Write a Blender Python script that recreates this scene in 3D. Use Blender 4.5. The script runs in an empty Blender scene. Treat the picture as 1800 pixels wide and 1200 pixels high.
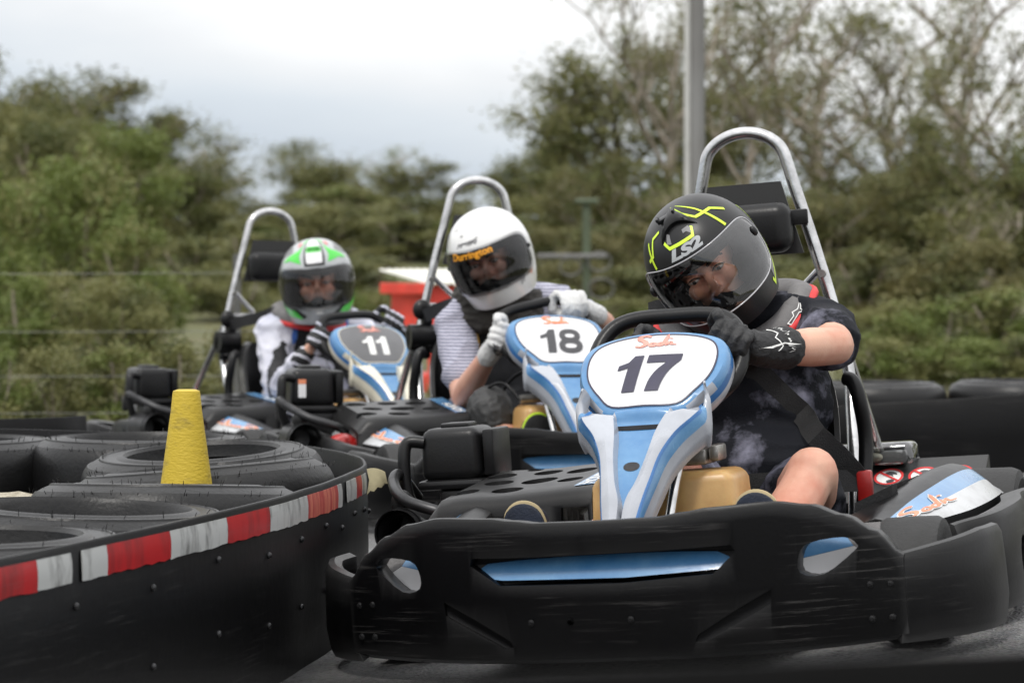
import bpy, bmesh, math, random
from mathutils import Vector, Matrix, Euler, noise as mnoise
from mathutils.geometry import tessellate_polygon
S = bpy.context.scene
COL = S.collection
R = math.radians
random.seed(7)
def V(*a): return Vector(a)
def lerp(a, b, t): return a + (b - a) * t

# ------------------------------------------------------------------ materials
MATS = {}
def mat(name, col, rough=.5, metal=0., spec=.5, var=0., vscale=6., col2=None, bump=0., bscale=60., stretch=(1, 1, 1),
        scuff=0., edge_pale=0., coat=0., trans=0., sss=0., alpha=1., contrast=(.35, .65), rvar=.15):
    m = bpy.data.materials.new(name); m.use_nodes = True
    nt = m.node_tree; N = nt.nodes; L = nt.links
    b = N['Principled BSDF']
    tc = N.new('ShaderNodeTexCoord'); mp = N.new('ShaderNodeMapping'); mp.inputs['Scale'].default_value = stretch
    L.new(tc.outputs['Object'], mp.inputs['Vector'])
    nz = N.new('ShaderNodeTexNoise'); nz.inputs['Scale'].default_value = vscale; nz.inputs['Detail'].default_value = 6
    nz.inputs['Roughness'].default_value = .62
    L.new(mp.outputs['Vector'], nz.inputs['Vector'])
    rp = N.new('ShaderNodeMapRange'); rp.inputs['From Min'].default_value = contrast[0]; rp.inputs['From Max'].default_value = contrast[1]
    L.new(nz.outputs['Fac'], rp.inputs['Value'])
    mx = N.new('ShaderNodeMix'); mx.data_type = 'RGBA'
    c2 = col2 if col2 else tuple(max(0, c * (1 - var)) for c in col)
    mx.inputs['A'].default_value = (*col, 1); mx.inputs['B'].default_value = (*c2, 1)
    L.new(rp.outputs['Result'], mx.inputs['Factor'])
    out = mx.outputs['Result']
    if scuff > 0:   # pale dry scrapes
        m2 = N.new('ShaderNodeMapping'); m2.inputs['Scale'].default_value = (2.2, 2.2, 60); m2.inputs['Rotation'].default_value = (.15, .2, .1)
        L.new(tc.outputs['Object'], m2.inputs['Vector'])
        n2 = N.new('ShaderNodeTexNoise'); n2.inputs['Scale'].default_value = 2.2; n2.inputs['Detail'].default_value = 8; n2.inputs['Roughness'].default_value = .7
        L.new(m2.outputs['Vector'], n2.inputs['Vector'])
        r2 = N.new('ShaderNodeMapRange'); r2.inputs['From Min'].default_value = .54; r2.inputs['From Max'].default_value = .78
        r2.inputs['To Max'].default_value = scuff
        L.new(n2.outputs['Fac'], r2.inputs['Value'])
        n3 = N.new('ShaderNodeTexNoise'); n3.inputs['Scale'].default_value = 4.5; n3.inputs['Detail'].default_value = 3; L.new(tc.outputs['Object'], n3.inputs['Vector'])
        r3 = N.new('ShaderNodeMapRange'); r3.inputs['From Min'].default_value = .45; r3.inputs['From Max'].default_value = .68; L.new(n3.outputs['Fac'], r3.inputs['Value'])
        mu = N.new('ShaderNodeMath'); mu.operation = 'MULTIPLY'; L.new(r2.outputs['Result'], mu.inputs[0]); L.new(r3.outputs['Result'], mu.inputs[1])
        mx2 = N.new('ShaderNodeMix'); mx2.data_type = 'RGBA'; mx2.inputs['B'].default_value = (.16, .155, .15, 1)
        L.new(out, mx2.inputs['A']); L.new(mu.outputs[0], mx2.inputs['Factor']); out = mx2.outputs['Result']
    if edge_pale > 0:    # exposed edges coloured paler: rubbed wear and edge highlights in one
        ge = N.new('ShaderNodeNewGeometry'); rw = N.new('ShaderNodeMapRange'); rw.inputs['From Min'].default_value = .515; rw.inputs['From Max'].default_value = .60; rw.inputs['To Max'].default_value = .85
        L.new(ge.outputs['Pointiness'], rw.inputs['Value'])
        mw = N.new('ShaderNodeMix'); mw.data_type = 'RGBA'; mw.inputs['B'].default_value = (edge_pale, edge_pale, edge_pale, 1)
        L.new(out, mw.inputs['A']); L.new(rw.outputs['Result'], mw.inputs['Factor']); out = mw.outputs['Result']
    L.new(out, b.inputs['Base Color'])
    rr = N.new('ShaderNodeMapRange'); rr.inputs['To Min'].default_value = max(.02, rough - rvar * .5); rr.inputs['To Max'].default_value = min(1, rough + rvar * .5)
    L.new(nz.outputs['Fac'], rr.inputs['Value']); L.new(rr.outputs['Result'], b.inputs['Roughness'])
    b.inputs['Metallic'].default_value = metal
    b.inputs['Specular IOR Level'].default_value = spec
    b.inputs['Coat Weight'].default_value = coat
    b.inputs['Coat Roughness'].default_value = .08
    b.inputs['Transmission Weight'].default_value = trans
    b.inputs['Subsurface Weight'].default_value = sss
    if sss: b.inputs['Subsurface Radius'].default_value = (.9, .35, .2); b.inputs['Subsurface Scale'].default_value = .012
    b.inputs['Alpha'].default_value = alpha
    if bump > 0:
        nb = N.new('ShaderNodeTexNoise'); nb.inputs['Scale'].default_value = bscale; nb.inputs['Detail'].default_value = 4
        L.new(mp.outputs['Vector'], nb.inputs['Vector'])
        bp = N.new('ShaderNodeBump'); bp.inputs['Strength'].default_value = bump; bp.inputs['Distance'].default_value = .01
        L.new(nb.outputs['Fac'], bp.inputs['Height']); L.new(bp.outputs['Normal'], b.inputs['Normal'])
    MATS[name] = m
    return m

def clear_mat(name, tint, gloss=.12, rough=.03):
    m = bpy.data.materials.new(name); m.use_nodes = True
    nt = m.node_tree; N = nt.nodes; L = nt.links
    N.remove(N['Principled BSDF'])
    t = N.new('ShaderNodeBsdfTransparent'); t.inputs['Color'].default_value = (*tint, 1)
    g = N.new('ShaderNodeBsdfGlossy'); g.inputs['Roughness'].default_value = rough; g.inputs['Color'].default_value = (1, 1, 1, 1)
    lw = N.new('ShaderNodeFresnel'); lw.inputs['IOR'].default_value = 1.5
    tc = N.new('ShaderNodeTexCoord'); nz = N.new('ShaderNodeTexNoise'); nz.inputs['Scale'].default_value = 14
    L.new(tc.outputs['Object'], nz.inputs['Vector'])
    ma = N.new('ShaderNodeMath'); ma.operation = 'MULTIPLY_ADD'; ma.inputs[1].default_value = .05; ma.inputs[2].default_value = gloss - .045
    L.new(nz.outputs['Fac'], ma.inputs[0])
    ad = N.new('ShaderNodeMath'); ad.operation = 'ADD'; ad.use_clamp = True
    L.new(lw.outputs['Fac'], ad.inputs[0]); L.new(ma.outputs[0], ad.inputs[1])
    mx = N.new('ShaderNodeMixShader'); L.new(ad.outputs[0], mx.inputs['Fac']); L.new(t.outputs[0], mx.inputs[1]); L.new(g.outputs[0], mx.inputs[2])
    L.new(mx.outputs[0], N['Material Output'].inputs['Surface'])
    MATS[name] = m
    return m

mat('black_plastic', (.0045, .0045, .005), .34, spec=.22, var=.4, vscale=9, bump=.03, bscale=160, scuff=.3, edge_pale=.04)
mat('bumper_plastic', (.0032, .0032, .0036), .34, spec=.16, var=.45, vscale=7, bump=.035, bscale=120, scuff=.6, edge_pale=.05)
mat('satin_black', (.009, .009, .0095), .34, spec=.28, var=.35, vscale=12, bump=.05, bscale=200)
mat('dark_steel', (.06, .06, .062), .4, metal=.8, var=.5, vscale=20)
mat('steel', (.62, .62, .62), .2, metal=1., var=.35, vscale=18, rvar=.25, bump=.03, bscale=120)
mat('alloy', (.45, .44, .42), .38, metal=.9, var=.5, vscale=26)
mat('kart_blue', (.048, .17, .36), .26, col2=(.115, .265, .45), vscale=7, coat=.35, bump=.02)
mat('kart_deep_blue', (.035, .16, .42), .28, var=.35, vscale=8, coat=.35)
mat('silver_grey', (.38, .40, .44), .28, var=.2, vscale=9, coat=.3)
mat('cream', (.66, .62, .50), .35, var=.25, vscale=9, coat=.2)
mat('panel_white', (.64, .64, .65), .22, var=.07, vscale=9, coat=.4)
mat('decal_white', (.46, .47, .48), .3, col2=(.30, .30, .30), vscale=14, coat=.2, contrast=(.45, .75))
mat('panel_dark', (.10, .10, .105), .3, var=.25, vscale=9, coat=.3)
mat('navy_ink', (.028, .025, .055), .35, var=.3, vscale=30)
mat('grey_ink', (.05, .05, .055), .4, var=.3, vscale=30)
mat('white_ink', (.78, .78, .76), .4, var=.1, vscale=30)
mat('orange_ink', (.66, .17, .07), .4, col2=(.62, .27, .15), vscale=25)
mat('pink_ink', (.62, .20, .15), .4, col2=(.70, .34, .28), vscale=22)
mat('yellow_text', (.85, .36, .02), .4, var=.2, vscale=30)
mat('red_plastic', (.40, .014, .012), .35, var=.35, vscale=14, coat=.2)
mat('tank_plastic', (.50, .31, .12), .38, col2=(.36, .20, .07), vscale=9, sss=.25, bump=.05, bscale=70)
mat('tyre_rubber', (.005, .005, .0053), .40, spec=.32, var=.35, vscale=5, bump=.12, bscale=110, col2=(.016, .0155, .015), contrast=(.45, .8))
mat('kart_tyre', (.02, .02, .02), .7, var=.3, vscale=14, bump=.2, bscale=150)
mat('belt_rubber', (.004, .004, .0044), .42, spec=.16, var=.5, vscale=3, bump=.05, bscale=40, scuff=.28)
mat('belt_dark', (.003, .003, .003), .7, spec=.08, var=.3)  # clean rubber, base colour lowered to keep the near belt dark in the sun
mat('tape_red', (.38, .010, .012), .38, col2=(.16, .012, .012), vscale=14, stretch=(1.4, 1.4, .3), scuff=.35, contrast=(.48, .7))
mat('tape_pale_red', (.50, .14, .09), .5, col2=(.34, .04, .035), vscale=16, stretch=(2.5, 2.5, .15), scuff=.5, contrast=(.45, .55))
mat('tape_white', (.42, .43, .42), .4, col2=(.12, .12, .115), vscale=13, stretch=(1.6, 1.6, .5), scuff=.3, contrast=(.50, .68))
mat('torn_tape', (.62, .55, .34), .6, var=.3, vscale=18)
mat('cone_yellow', (.50, .36, .025), .6, col2=(.13, .10, .03), vscale=16, bump=.2, bscale=90, contrast=(.54, .80), stretch=(1, 1, 2.2))
mat('sand', (.42, .38, .30), .9, col2=(.24, .21, .15), vscale=60, bump=.9, bscale=90)
mat('skin', (.60, .36, .265), .58, spec=.35, col2=(.50, .21, .145), vscale=6, sss=.15, bump=.10, bscale=330, contrast=(.38, .66))
mat('skin_pale', (.60, .35, .26), .5, col2=(.54, .27, .20), vscale=11, sss=.18, bump=.05, bscale=160)
mat('hair', (.02, .014, .01), .6, var=.4, vscale=50, bump=.5, bscale=200, stretch=(1, 1, .1))
mat('eye_white', (.36, .33, .31), .15, var=.1)
mat('iris', (.02, .015, .012), .1)
mat('glove_black', (.011, .011, .012), .62, var=.4, vscale=20, bump=.25, bscale=220)
mat('glove_grey', (.62, .62, .61), .75, col2=(.45, .45, .45), vscale=14, bump=.3, bscale=230)
mat('shoe_navy', (.018, .025, .045), .6, var=.3, vscale=30, bump=.2, bscale=260)
mat('sole_tan', (.52, .42, .24), .7, var=.2)
mat('shoe_black', (.014, .014, .014), .6, var=.3, vscale=30, bump=.2, bscale=260)
mat('lime', (.55, .80, .03), .45, var=.15, vscale=20)
mat('lime_line', (.62, .85, .04), .4, var=.1, vscale=20)
mat('knee_pad', (.03, .03, .03), .6, var=.3, vscale=20, bump=.25, bscale=180)
mat('tie_dye', (.008, .009, .013), .8, spec=.2, col2=(.42, .42, .54), vscale=5.5, bump=.2, bscale=240, contrast=(.49, .78))
mat('suit_white', (.62, .62, .68), .75, col2=(.42, .43, .52), vscale=6, bump=.2, bscale=160)
mat('suit_black', (.015, .015, .017), .7, var=.3, vscale=20, bump=.2, bscale=200)
mat('suit_blue', (.06, .17, .55), .7, var=.2, vscale=20)
mat('vest_black', (.017, .018, .022), .75, var=.4, vscale=12, bump=.2, bscale=200)
mat('piping_yellow', (.72, .40, .03), .6, var=.1)
mat('collar_grey', (.15, .145, .145), .75, var=.2, vscale=30, bump=.2, bscale=250)
mat('collar_dark', (.045, .041, .035), .85, var=.4, vscale=14, bump=.4, bscale=90)
mat('trim_red', (.62, .03, .03), .6, var=.15, vscale=20)
mat('trousers_dark', (.015, .015, .018), .8, var=.4, vscale=10, bump=.2, bscale=200)
mat('belt_web', (.012, .012, .013), .7, var=.3, vscale=60, bump=.3, bscale=300)
mat('helmet_white', (.68, .68, .67), .16, var=.05, vscale=7, coat=.6)
mat('helmet_matte', (.012, .012, .0125), .36, spec=.32, var=.3, vscale=9)
mat('visor_edge', (.42, .42, .44), .15, spec=.8, var=.2)
mat('helmet_grey', (.19, .19, .195), .42, var=.2, vscale=12)
mat('helmet_silver', (.42, .44, .45), .22, var=.25, vscale=9, coat=.5)
mat('helmet_green', (.055, .62, .045), .25, var=.25, vscale=12, coat=.5)
mat('helmet_red', (.66, .10, .08), .3, var=.2, coat=.4)
mat('lining', (.008, .008, .009), .9, var=.3, vscale=40, bump=.3, bscale=200)
clear_mat('visor_clear', (.93, .92, .91), .07)
clear_mat('visor_smoke', (.62, .62, .63), .02)
clear_mat('visor_mid', (.80, .80, .81), .025)
clear_mat('lens_clear', (.80, .82, .82), .10, .05)
mat('hut_red', (.86, .065, .045), .5, var=.25, vscale=4, bump=.05)
mat('roof_white', (.74, .73, .66), .45, var=.18, vscale=5)
mat('pole_grey', (.20, .20, .20), .7, col2=(.13, .125, .12), vscale=3, stretch=(1, 1, .2), bump=.15, bscale=40)
mat('conduit', (.50, .50, .49), .5, var=.2, vscale=4)
mat('post_green', (.085, .11, .065), .6, var=.3, vscale=6)
mat('wire', (.14, .14, .13), .5, metal=.6, var=.2)
mat('bark', (.18, .145, .11), .85, col2=(.30, .26, .21), vscale=5, stretch=(1, 1, .25), bump=.4, bscale=20)
mat('bark_pale', (.34, .30, .25), .8, col2=(.20, .16, .12), vscale=4, stretch=(1, 1, .25), bump=.3, bscale=20)
def leaf_mat(name, a, b, sc=1.4):
    m = mat(name, a, .55, spec=.3, col2=b, vscale=sc, contrast=(.3, .7))
    nt = m.node_tree; N = nt.nodes; L = nt.links; bs = N['Principled BSDF']
    tr = N.new('ShaderNodeBsdfTranslucent'); mx = N.new('ShaderNodeMixShader'); mx.inputs['Fac'].default_value = .3
    L.new(bs.inputs['Base Color'].links[0].from_socket, tr.inputs['Color'])
    L.new(bs.outputs[0], mx.inputs[1]); L.new(tr.outputs[0], mx.inputs[2]); L.new(mx.outputs[0], N['Material Output'].inputs['Surface'])
leaf_mat('leaf_olive', (.14, .15, .05), (.23, .22, .09))
leaf_mat('leaf_green', (.105, .15, .035), (.19, .215, .065))
leaf_mat('leaf_dark', (.075, .095, .032), (.13, .135, .05))
leaf_mat('leaf_brown', (.18, .155, .062), (.125, .13, .05))
leaf_mat('leaf_grey', (.20, .20, .115), (.145, .135, .078))
def asphalt():
    m = mat('asphalt', (.135, .132, .127), .78, col2=(.085, .084, .081), vscale=1.6, contrast=(.3, .7))
    nt = m.node_tree; N = nt.nodes; L = nt.links; b = N['Principled BSDF']
    tc = N.new('ShaderNodeTexCoord'); v = N.new('ShaderNodeTexVoronoi'); v.inputs['Scale'].default_value = 130; L.new(tc.outputs['Object'], v.inputs['Vector'])
    mx = N.new('ShaderNodeMix'); mx.data_type = 'RGBA'; mx.blend_type = 'MULTIPLY'; mx.inputs['Factor'].default_value = .8
    L.new(b.inputs['Base Color'].links[0].from_socket, mx.inputs['A']); L.new(v.outputs['Color'], mx.inputs['B'])
    hs_ = N.new('ShaderNodeHueSaturation'); hs_.inputs['Saturation'].default_value = .12; hs_.inputs['Value'].default_value = 1.7; L.new(mx.outputs['Result'], hs_.inputs['Color']); L.new(hs_.outputs[0], b.inputs['Base Color'])
    bp = N.new('ShaderNodeBump'); bp.inputs['Strength'].default_value = .8; bp.inputs['Distance'].default_value = .006; L.new(v.outputs['Distance'], bp.inputs['Height']); L.new(bp.outputs[0], b.inputs['Normal'])
asphalt()
mat('grass_ground', (.075, .085, .028), .9, col2=(.11, .10, .045), vscale=.8, bump=.6, bscale=30)
mat('grass_blade', (.09, .105, .03), .7, col2=(.13, .12, .05), vscale=1.2)

def extra_mix(mname, col, coord_scale, thr, direction=None):
    """adds a second pattern layer (wave stripes) to a material"""
# striped polo cloth: knitted bands that wander a little
def striped(name):
    m = mat(name, (.36, .36, .44), .85, bump=.2, bscale=250)
    nt = m.node_tree; N = nt.nodes; L = nt.links; b = N['Principled BSDF']
    tc = N.new('ShaderNodeTexCoord'); w = N.new('ShaderNodeTexWave'); w.bands_direction = 'Z'
    w.inputs['Scale'].default_value = 28; w.inputs['Distortion'].default_value = 2.2; w.inputs['Detail'].default_value = 3; w.inputs['Detail Scale'].default_value = 1.6
    L.new(tc.outputs['Object'], w.inputs['Vector'])
    rp = N.new('ShaderNodeValToRGB'); e = rp.color_ramp.elements
    e[0].position = .25; e[0].color = (.15, .15, .20, 1); e[1].position = .6; e[1].color = (.45, .45, .54, 1)
    L.new(w.outputs['Fac'], rp.inputs['Fac']); L.new(rp.outputs['Color'], b.inputs['Base Color'])
striped('striped_cloth')

# ------------------------------------------------------------------ mesh builder
class MB:
    def __init__(s): s.v = []; s.f = []; s.m = []
    def add(s, verts, faces, mi=0):
        o = len(s.v); s.v += [tuple(p) for p in verts]
        s.f += [tuple(i + o for i in f) for f in faces]; s.m += ([mi] * len(faces) if isinstance(mi, int) else list(mi))
        return s
    def loft(s, rings, closed=True, caps=True, mi=0, segmi=None, loop=False):
        n = len(rings[0]); vs = [p for r in rings for p in r]; fs = []; ms = []
        nr = len(rings)
        for i in range(nr if loop else nr - 1):
            i2 = (i + 1) % nr
            for j in range(n if closed else n - 1):
                k = (j + 1) % n
                fs.append((i * n + j, i * n + k, i2 * n + k, i2 * n + j)); ms.append(segmi[j] if segmi else mi)
        if caps and closed and not loop:
            fs.append(tuple(range(n))[::-1]); ms.append(mi)
            fs.append(tuple((nr - 1) * n + j for j in range(n))); ms.append(mi)
        return s.add(vs, fs, ms)
    def tube(s, pts, r, n=12, closed=False, mi=0, flat=None):
        pts = [Vector(p) for p in pts]; N = len(pts)
        rad = r if isinstance(r, (list, tuple)) else [r] * N
        tang = []
        for i in range(N):
            a = pts[i - 1] if (i > 0 or closed) else pts[i]; b = pts[(i + 1) % N] if (i < N - 1 or closed) else pts[i]
            tang.append((b - a).normalized())
        up = Vector((0, 0, 1)) if abs(tang[0].z) < .9 else Vector((1, 0, 0))
        x = tang[0].cross(up).normalized(); rings = []
        for i in range(N):
            t = tang[i]; x = (x - t * x.dot(t)).normalized(); y = t.cross(x)
            rings.append([pts[i] + x * math.cos(2 * math.pi * k / n) * rad[i] + y * math.sin(2 * math.pi * k / n) * rad[i] * (flat or 1) for k in range(n)])
        return s.loft(rings, caps=not closed, mi=mi, loop=closed)
    def ball(s, c, r, nu=16, nv=10, rot=None, mi=0):
        c = Vector(c); r = Vector((r, r, r)) if isinstance(r, (int, float)) else Vector(r)
        vs = [Vector((0, 0, 1))]; 
        for i in range(1, nv):
            th = math.pi * i / nv
            vs += [Vector((math.sin(th) * math.cos(2 * math.pi * j / nu), math.sin(th) * math.sin(2 * math.pi * j / nu), math.cos(th))) for j in range(nu)]
        vs.append(Vector((0, 0, -1)))
        M = rot.to_3x3() if rot is not None else Matrix.Identity(3)
        vs = [c + M @ Vector((v.x * r.x, v.y * r.y, v.z * r.z)) for v in vs]
        fs = [(0, 1 + j, 1 + (j + 1) % nu) for j in range(nu)]
        for i in range(nv - 2):
            fs += [(1 + i * nu + j, 1 + (i + 1) * nu + j, 1 + (i + 1) * nu + (j + 1) % nu, 1 + i * nu + (j + 1) % nu) for j in range(nu)]
        L = len(vs) - 1; b = 1 + (nv - 2) * nu
        fs += [(L, b + (j + 1) % nu, b + j) for j in range(nu)]
        return s.add(vs, fs, mi)
    def limb(s, pts, rad, n=14, mi=0):
        P = smooth(pts, 4); T = []
        m = len(rad) - 1
        for i in range(len(P)):
            t = i / (len(P) - 1) * m; k = min(int(t), m - 1); T.append(lerp(rad[k], rad[k + 1], t - k))
        s.tube(P, T, n, mi=mi)
        s.ball(P[0], T[0], 12, 8, mi=mi); s.ball(P[-1], T[-1], 12, 8, mi=mi)
        return s
    def box(s, lo, hi, bev=0., seg=3, mi=0, taper=None):
        bm = bmesh.new(); bmesh.ops.create_cube(bm, size=1)
        lo = Vector(lo); hi = Vector(hi); c = (lo + hi) / 2; d = hi - lo
        for v in bm.verts:
            v.co = Vector((c.x + v.co.x * d.x, c.y + v.co.y * d.y, c.z + v.co.z * d.z))
            if taper and v.co.z > c.z: v.co.x = c.x + (v.co.x - c.x) * taper; v.co.y = c.y + (v.co.y - c.y) * taper
        if bev: bmesh.ops.bevel(bm, geom=list(bm.edges), offset=bev, segments=seg, affect='EDGES', profile=.5)
        return s.bm(bm, mi)
    def bm(s, bm, mi=0, M=None):
        bm.verts.ensure_lookup_table(); bm.verts.index_update()
        s.add([(M @ v.co if M else v.co.copy()) for v in bm.verts], [tuple(v.index for v in f.verts) for f in bm.faces], mi)
        bm.free(); return s
    def prism(s, poly, f0, f1, mi=0):
        """closed prism from 2-D polygon; f0/f1 map (x,y)->3-D for both ends"""
        n = len(poly); a = [f0(*p) for p in poly]; b = [f1(*p) for p in poly]
        fs = [(i, (i + 1) % n, n + (i + 1) % n, n + i) for i in range(n)]
        tris = tessellate_polygon([[Vector((p[0], p[1], 0)) for p in poly]])
        fs += [tuple(t) for t in tris] + [tuple(i + n for i in t[::-1]) for t in tris]
        return s.add(a + b, fs, mi)
    def lathe(s, prof, n=32, axis='Z', c=(0, 0, 0), mi=0, closedprof=False):
        rings = []
        for k in range(n):
            a = 2 * math.pi * k / n; ca, sa = math.cos(a), math.sin(a)
            if axis == 'Z': rings.append([Vector((c[0] + r * ca, c[1] + r * sa, c[2] + h)) for r, h in prof])
            elif axis == 'X': rings.append([Vector((c[0] + h, c[1] + r * ca, c[2] + r * sa)) for r, h in prof])
            else: rings.append([Vector((c[0] + r * ca, c[1] + h, c[2] + r * sa)) for r, h in prof])
        return s.loft(rings, closed=closedprof, caps=False, mi=mi, loop=True)
    def mesh(s, name, mats, sharp=35):
        me = bpy.data.meshes.new(name); me.from_pydata(s.v, [], s.f)
        for m in mats: me.materials.append(MATS[m])
        me.polygons.foreach_set('material_index', s.m)
        bm = bmesh.new(); bm.from_mesh(me); bmesh.ops.recalc_face_normals(bm, faces=bm.faces); bm.to_mesh(me); bm.free()
        if sharp is not None:
            me.polygons.foreach_set('use_smooth', [True] * len(me.polygons))
            if sharp < 180: me.set_sharp_from_angle(angle=R(sharp))
        me.update()
        return me

def smooth(pts, k=4, closed=False):
    P = [Vector(p) for p in pts]; n = len(P); out = []
    if n < 3: 
        return [P[0].lerp(P[1], i / k) for i in range(k + 1)] if n == 2 else P
    for i in range(n if closed else n - 1):
        if closed: p0, p1, p2, p3 = P[i - 1], P[i], P[(i + 1) % n], P[(i + 2) % n]
        else: p0, p1, p2, p3 = P[max(i - 1, 0)], P[i], P[i + 1], P[min(i + 2, n - 1)]
        for j in range(k):
            t = j / k
            out.append(.5 * ((2 * p1) + (-p0 + p2) * t + (2 * p0 - 5 * p1 + 4 * p2 - p3) * t * t + (-p0 + 3 * p1 - 3 * p2 + p3) * t ** 3))
    if not closed: out.append(P[-1])
    return out
def smooth2(pts, k=4, closed=False):
    return [(p.x, p.y) for p in smooth([(a, b, 0) for a, b in pts], k, closed)]

def obj(name, me, mats=None, parent=None, label=None, sharp=35, loc=None):
    if isinstance(me, MB): me = me.mesh(name, mats if isinstance(mats, (list, tuple)) else [mats], sharp)
    o = bpy.data.objects.new(name, me); COL.objects.link(o)
    if parent: o.parent = parent
    if loc: o.location = loc
    if label: o['label'] = label
    return o
def tag(o, label=None, cat=None, group=None, kind=None):
    for k, v in (('label', label), ('category', cat), ('group', group), ('kind', kind)):
        if v: o[k] = v
    return o
def empty(name, loc=(0, 0, 0), rot=(0, 0, 0)):
    o = bpy.data.objects.new(name, None); COL.objects.link(o); o.location = loc; o.rotation_euler = rot; o.empty_display_size = .1
    return o
def copy_tree(o, parent=None):
    c = o.copy(); COL.objects.link(c)
    if parent: c.parent = parent
    for ch in [x for x in COL.objects if x.parent == o]: copy_tree(ch, c)
    return c
def evaluated(o):
    bpy.context.view_layer.update()
    dg = bpy.context.evaluated_depsgraph_get()
    me = bpy.data.meshes.new_from_object(o.evaluated_get(dg), depsgraph=dg)
    return me
def finish(o, sharp=None):
    """bakes the modifiers into the mesh"""
    me = evaluated(o); me.name = o.name; o.modifiers.clear(); o.data = me
    if sharp is not None:
        me.polygons.foreach_set('use_smooth', [True] * len(me.polygons)); me.set_sharp_from_angle(angle=R(sharp))
    return o
def remeshed(name, mb, mats, voxel=.006, smooth_it=4, parent=None, fn=None):
    o = obj(name, mb, mats, parent, sharp=None)
    m = o.modifiers.new('r', 'REMESH'); m.mode = 'VOXEL'; m.voxel_size = voxel
    if smooth_it:
        q = o.modifiers.new('s', 'SMOOTH'); q.iterations = smooth_it; q.factor = .5
    finish(o)
    me = o.data
    if not me.materials:
        for k in (mats if isinstance(mats, (list, tuple)) else [mats]): me.materials.append(MATS[k])
    me.polygons.foreach_set('use_smooth', [True] * len(me.polygons))
    return o
def paint(o, fn):
    """material index per face from its centre (cloth panels, glove trims)"""
    for p in o.data.polygons: p.material_index = fn(p.center, p.normal)
def cut(o, cutter, solver='EXACT'):
    c = obj('cutter', cutter, ['black_plastic'], sharp=None)
    b = o.modifiers.new('b', 'BOOLEAN'); b.operation = 'DIFFERENCE'; b.solver = solver; b.object = c
    finish(o); bpy.data.objects.remove(c)
    return o
def bevel(o, w, seg=2, ang=40):
    b = o.modifiers.new('bev', 'BEVEL'); b.width = w; b.segments = seg; b.limit_method = 'ANGLE'; b.angle_limit = R(ang)
    finish(o, 35); return o

# ------------------------------------------------------------------ flat lettering and line art, wrapped on surfaces
def text2d(s, size, bold=0., shear=0., sx=1.):
    cu = bpy.data.curves.new('t', 'FONT'); cu.body = s; cu.size = size; cu.offset = bold; cu.shear = shear; cu.resolution_u = 4
    o = bpy.data.objects.new('t', cu); COL.objects.link(o)
    me = evaluated(o); bm = bmesh.new(); bm.from_mesh(me)
    bpy.data.objects.remove(o); bpy.data.meshes.remove(me)
    xs = [v.co.x for v in bm.verts]; ys = [v.co.y for v in bm.verts]
    cx, cy = (min(xs) + max(xs)) / 2, (min(ys) + max(ys)) / 2
    for v in bm.verts: v.co.x = (v.co.x - cx) * sx; v.co.y -= cy; v.co.z = 0
    return bm
def poly2d(poly):
    bm = bmesh.new(); vs = [bm.verts.new((p[0], p[1], 0)) for p in poly]
    for t in tessellate_polygon([[Vector((p[0], p[1], 0)) for p in poly]]):
        try: bm.faces.new([vs[i] for i in t])
        except ValueError: pass
    return bm
def ribbon2d(pts, w, bm=None, closed=False):
    bm = bm or bmesh.new(); P = [Vector((a, b)) for a, b in pts]; n = len(P); L = []
    for i in range(n):
        a = P[i - 1] if (i or closed) else P[i]; b = P[(i + 1) % n] if (i < n - 1 or closed) else P[i]
        d1 = (P[i] - a); d2 = (b - P[i])
        d1 = d1.normalized() if d1.length > 1e-9 else d2.normalized(); d2 = d2.normalized() if d2.length > 1e-9 else d1
        t = (d1 + d2); t = t.normalized() if t.length > 1e-6 else d1
        nrm = Vector((-t.y, t.x)); c = max(.45, nrm.dot(Vector((-d1.y, d1.x))))
        ww = (w[i] if isinstance(w, (list, tuple)) else w) / 2 / c
        L.append((bm.verts.new((*(P[i] + nrm * ww), 0)), bm.verts.new((*(P[i] - nrm * ww), 0))))
    for i in range(n if closed else n - 1):
        a, b = L[i], L[(i + 1) % n]; bm.faces.new((a[0], b[0], b[1], a[1]))
    return bm
def wrap(bm, f, maxlen):
    bmesh.ops.triangulate(bm, faces=bm.faces)
    for _ in range(7):
        e = [e for e in bm.edges if e.calc_length() > maxlen]
        if not e: break
        bmesh.ops.subdivide_edges(bm, edges=e, cuts=1, use_grid_fill=True)
        bmesh.ops.triangulate(bm, faces=[q for q in bm.faces if len(q.verts) > 3])
    mb = MB(); bm.verts.index_update()
    mb.add([f(v.co.x, v.co.y) for v in bm.verts], [tuple(v.index for v in q.verts) for q in bm.faces])
    bm.free(); return mb
def script_word(sc, width=.11):
    """brush-written four letter word, unit box"""
    bm = bmesh.new()
    st = [([(.33, .90), (.22, 1.0), (.08, .95), (.06, .80), (.20, .64), (.24, .47), (.12, .33), (-.02, .40)], 1.35),
          ([(.45, .55), (.37, .50), (.36, .38), (.44, .34), (.50, .43), (.45, .55)], 1.0),
          ([(.66, .53), (.57, .50), (.55, .38), (.63, .36), (.69, .50), (.76, .92), (.71, .62), (.70, .38)], 1.0),
          ([(.79, .58), (.77, .38), (.84, .50), (.88, .52), (.90, .40), (1.02, .38)], .85),
          ([(.845, .74), (.87, .79)], 1.1)]
    for pts, k in st:
        q = smooth2(pts, 5) if len(pts) > 2 else pts
        n = len(q); ws = [sc * width * k * (.45 + .55 * math.sin(math.pi * min(1, (i + .6) / n)) ** .7) for i in range(n)]
        ribbon2d([((a - .5) * sc, (b - .62) * sc) for a, b in q], ws, bm)
    return bm
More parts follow.
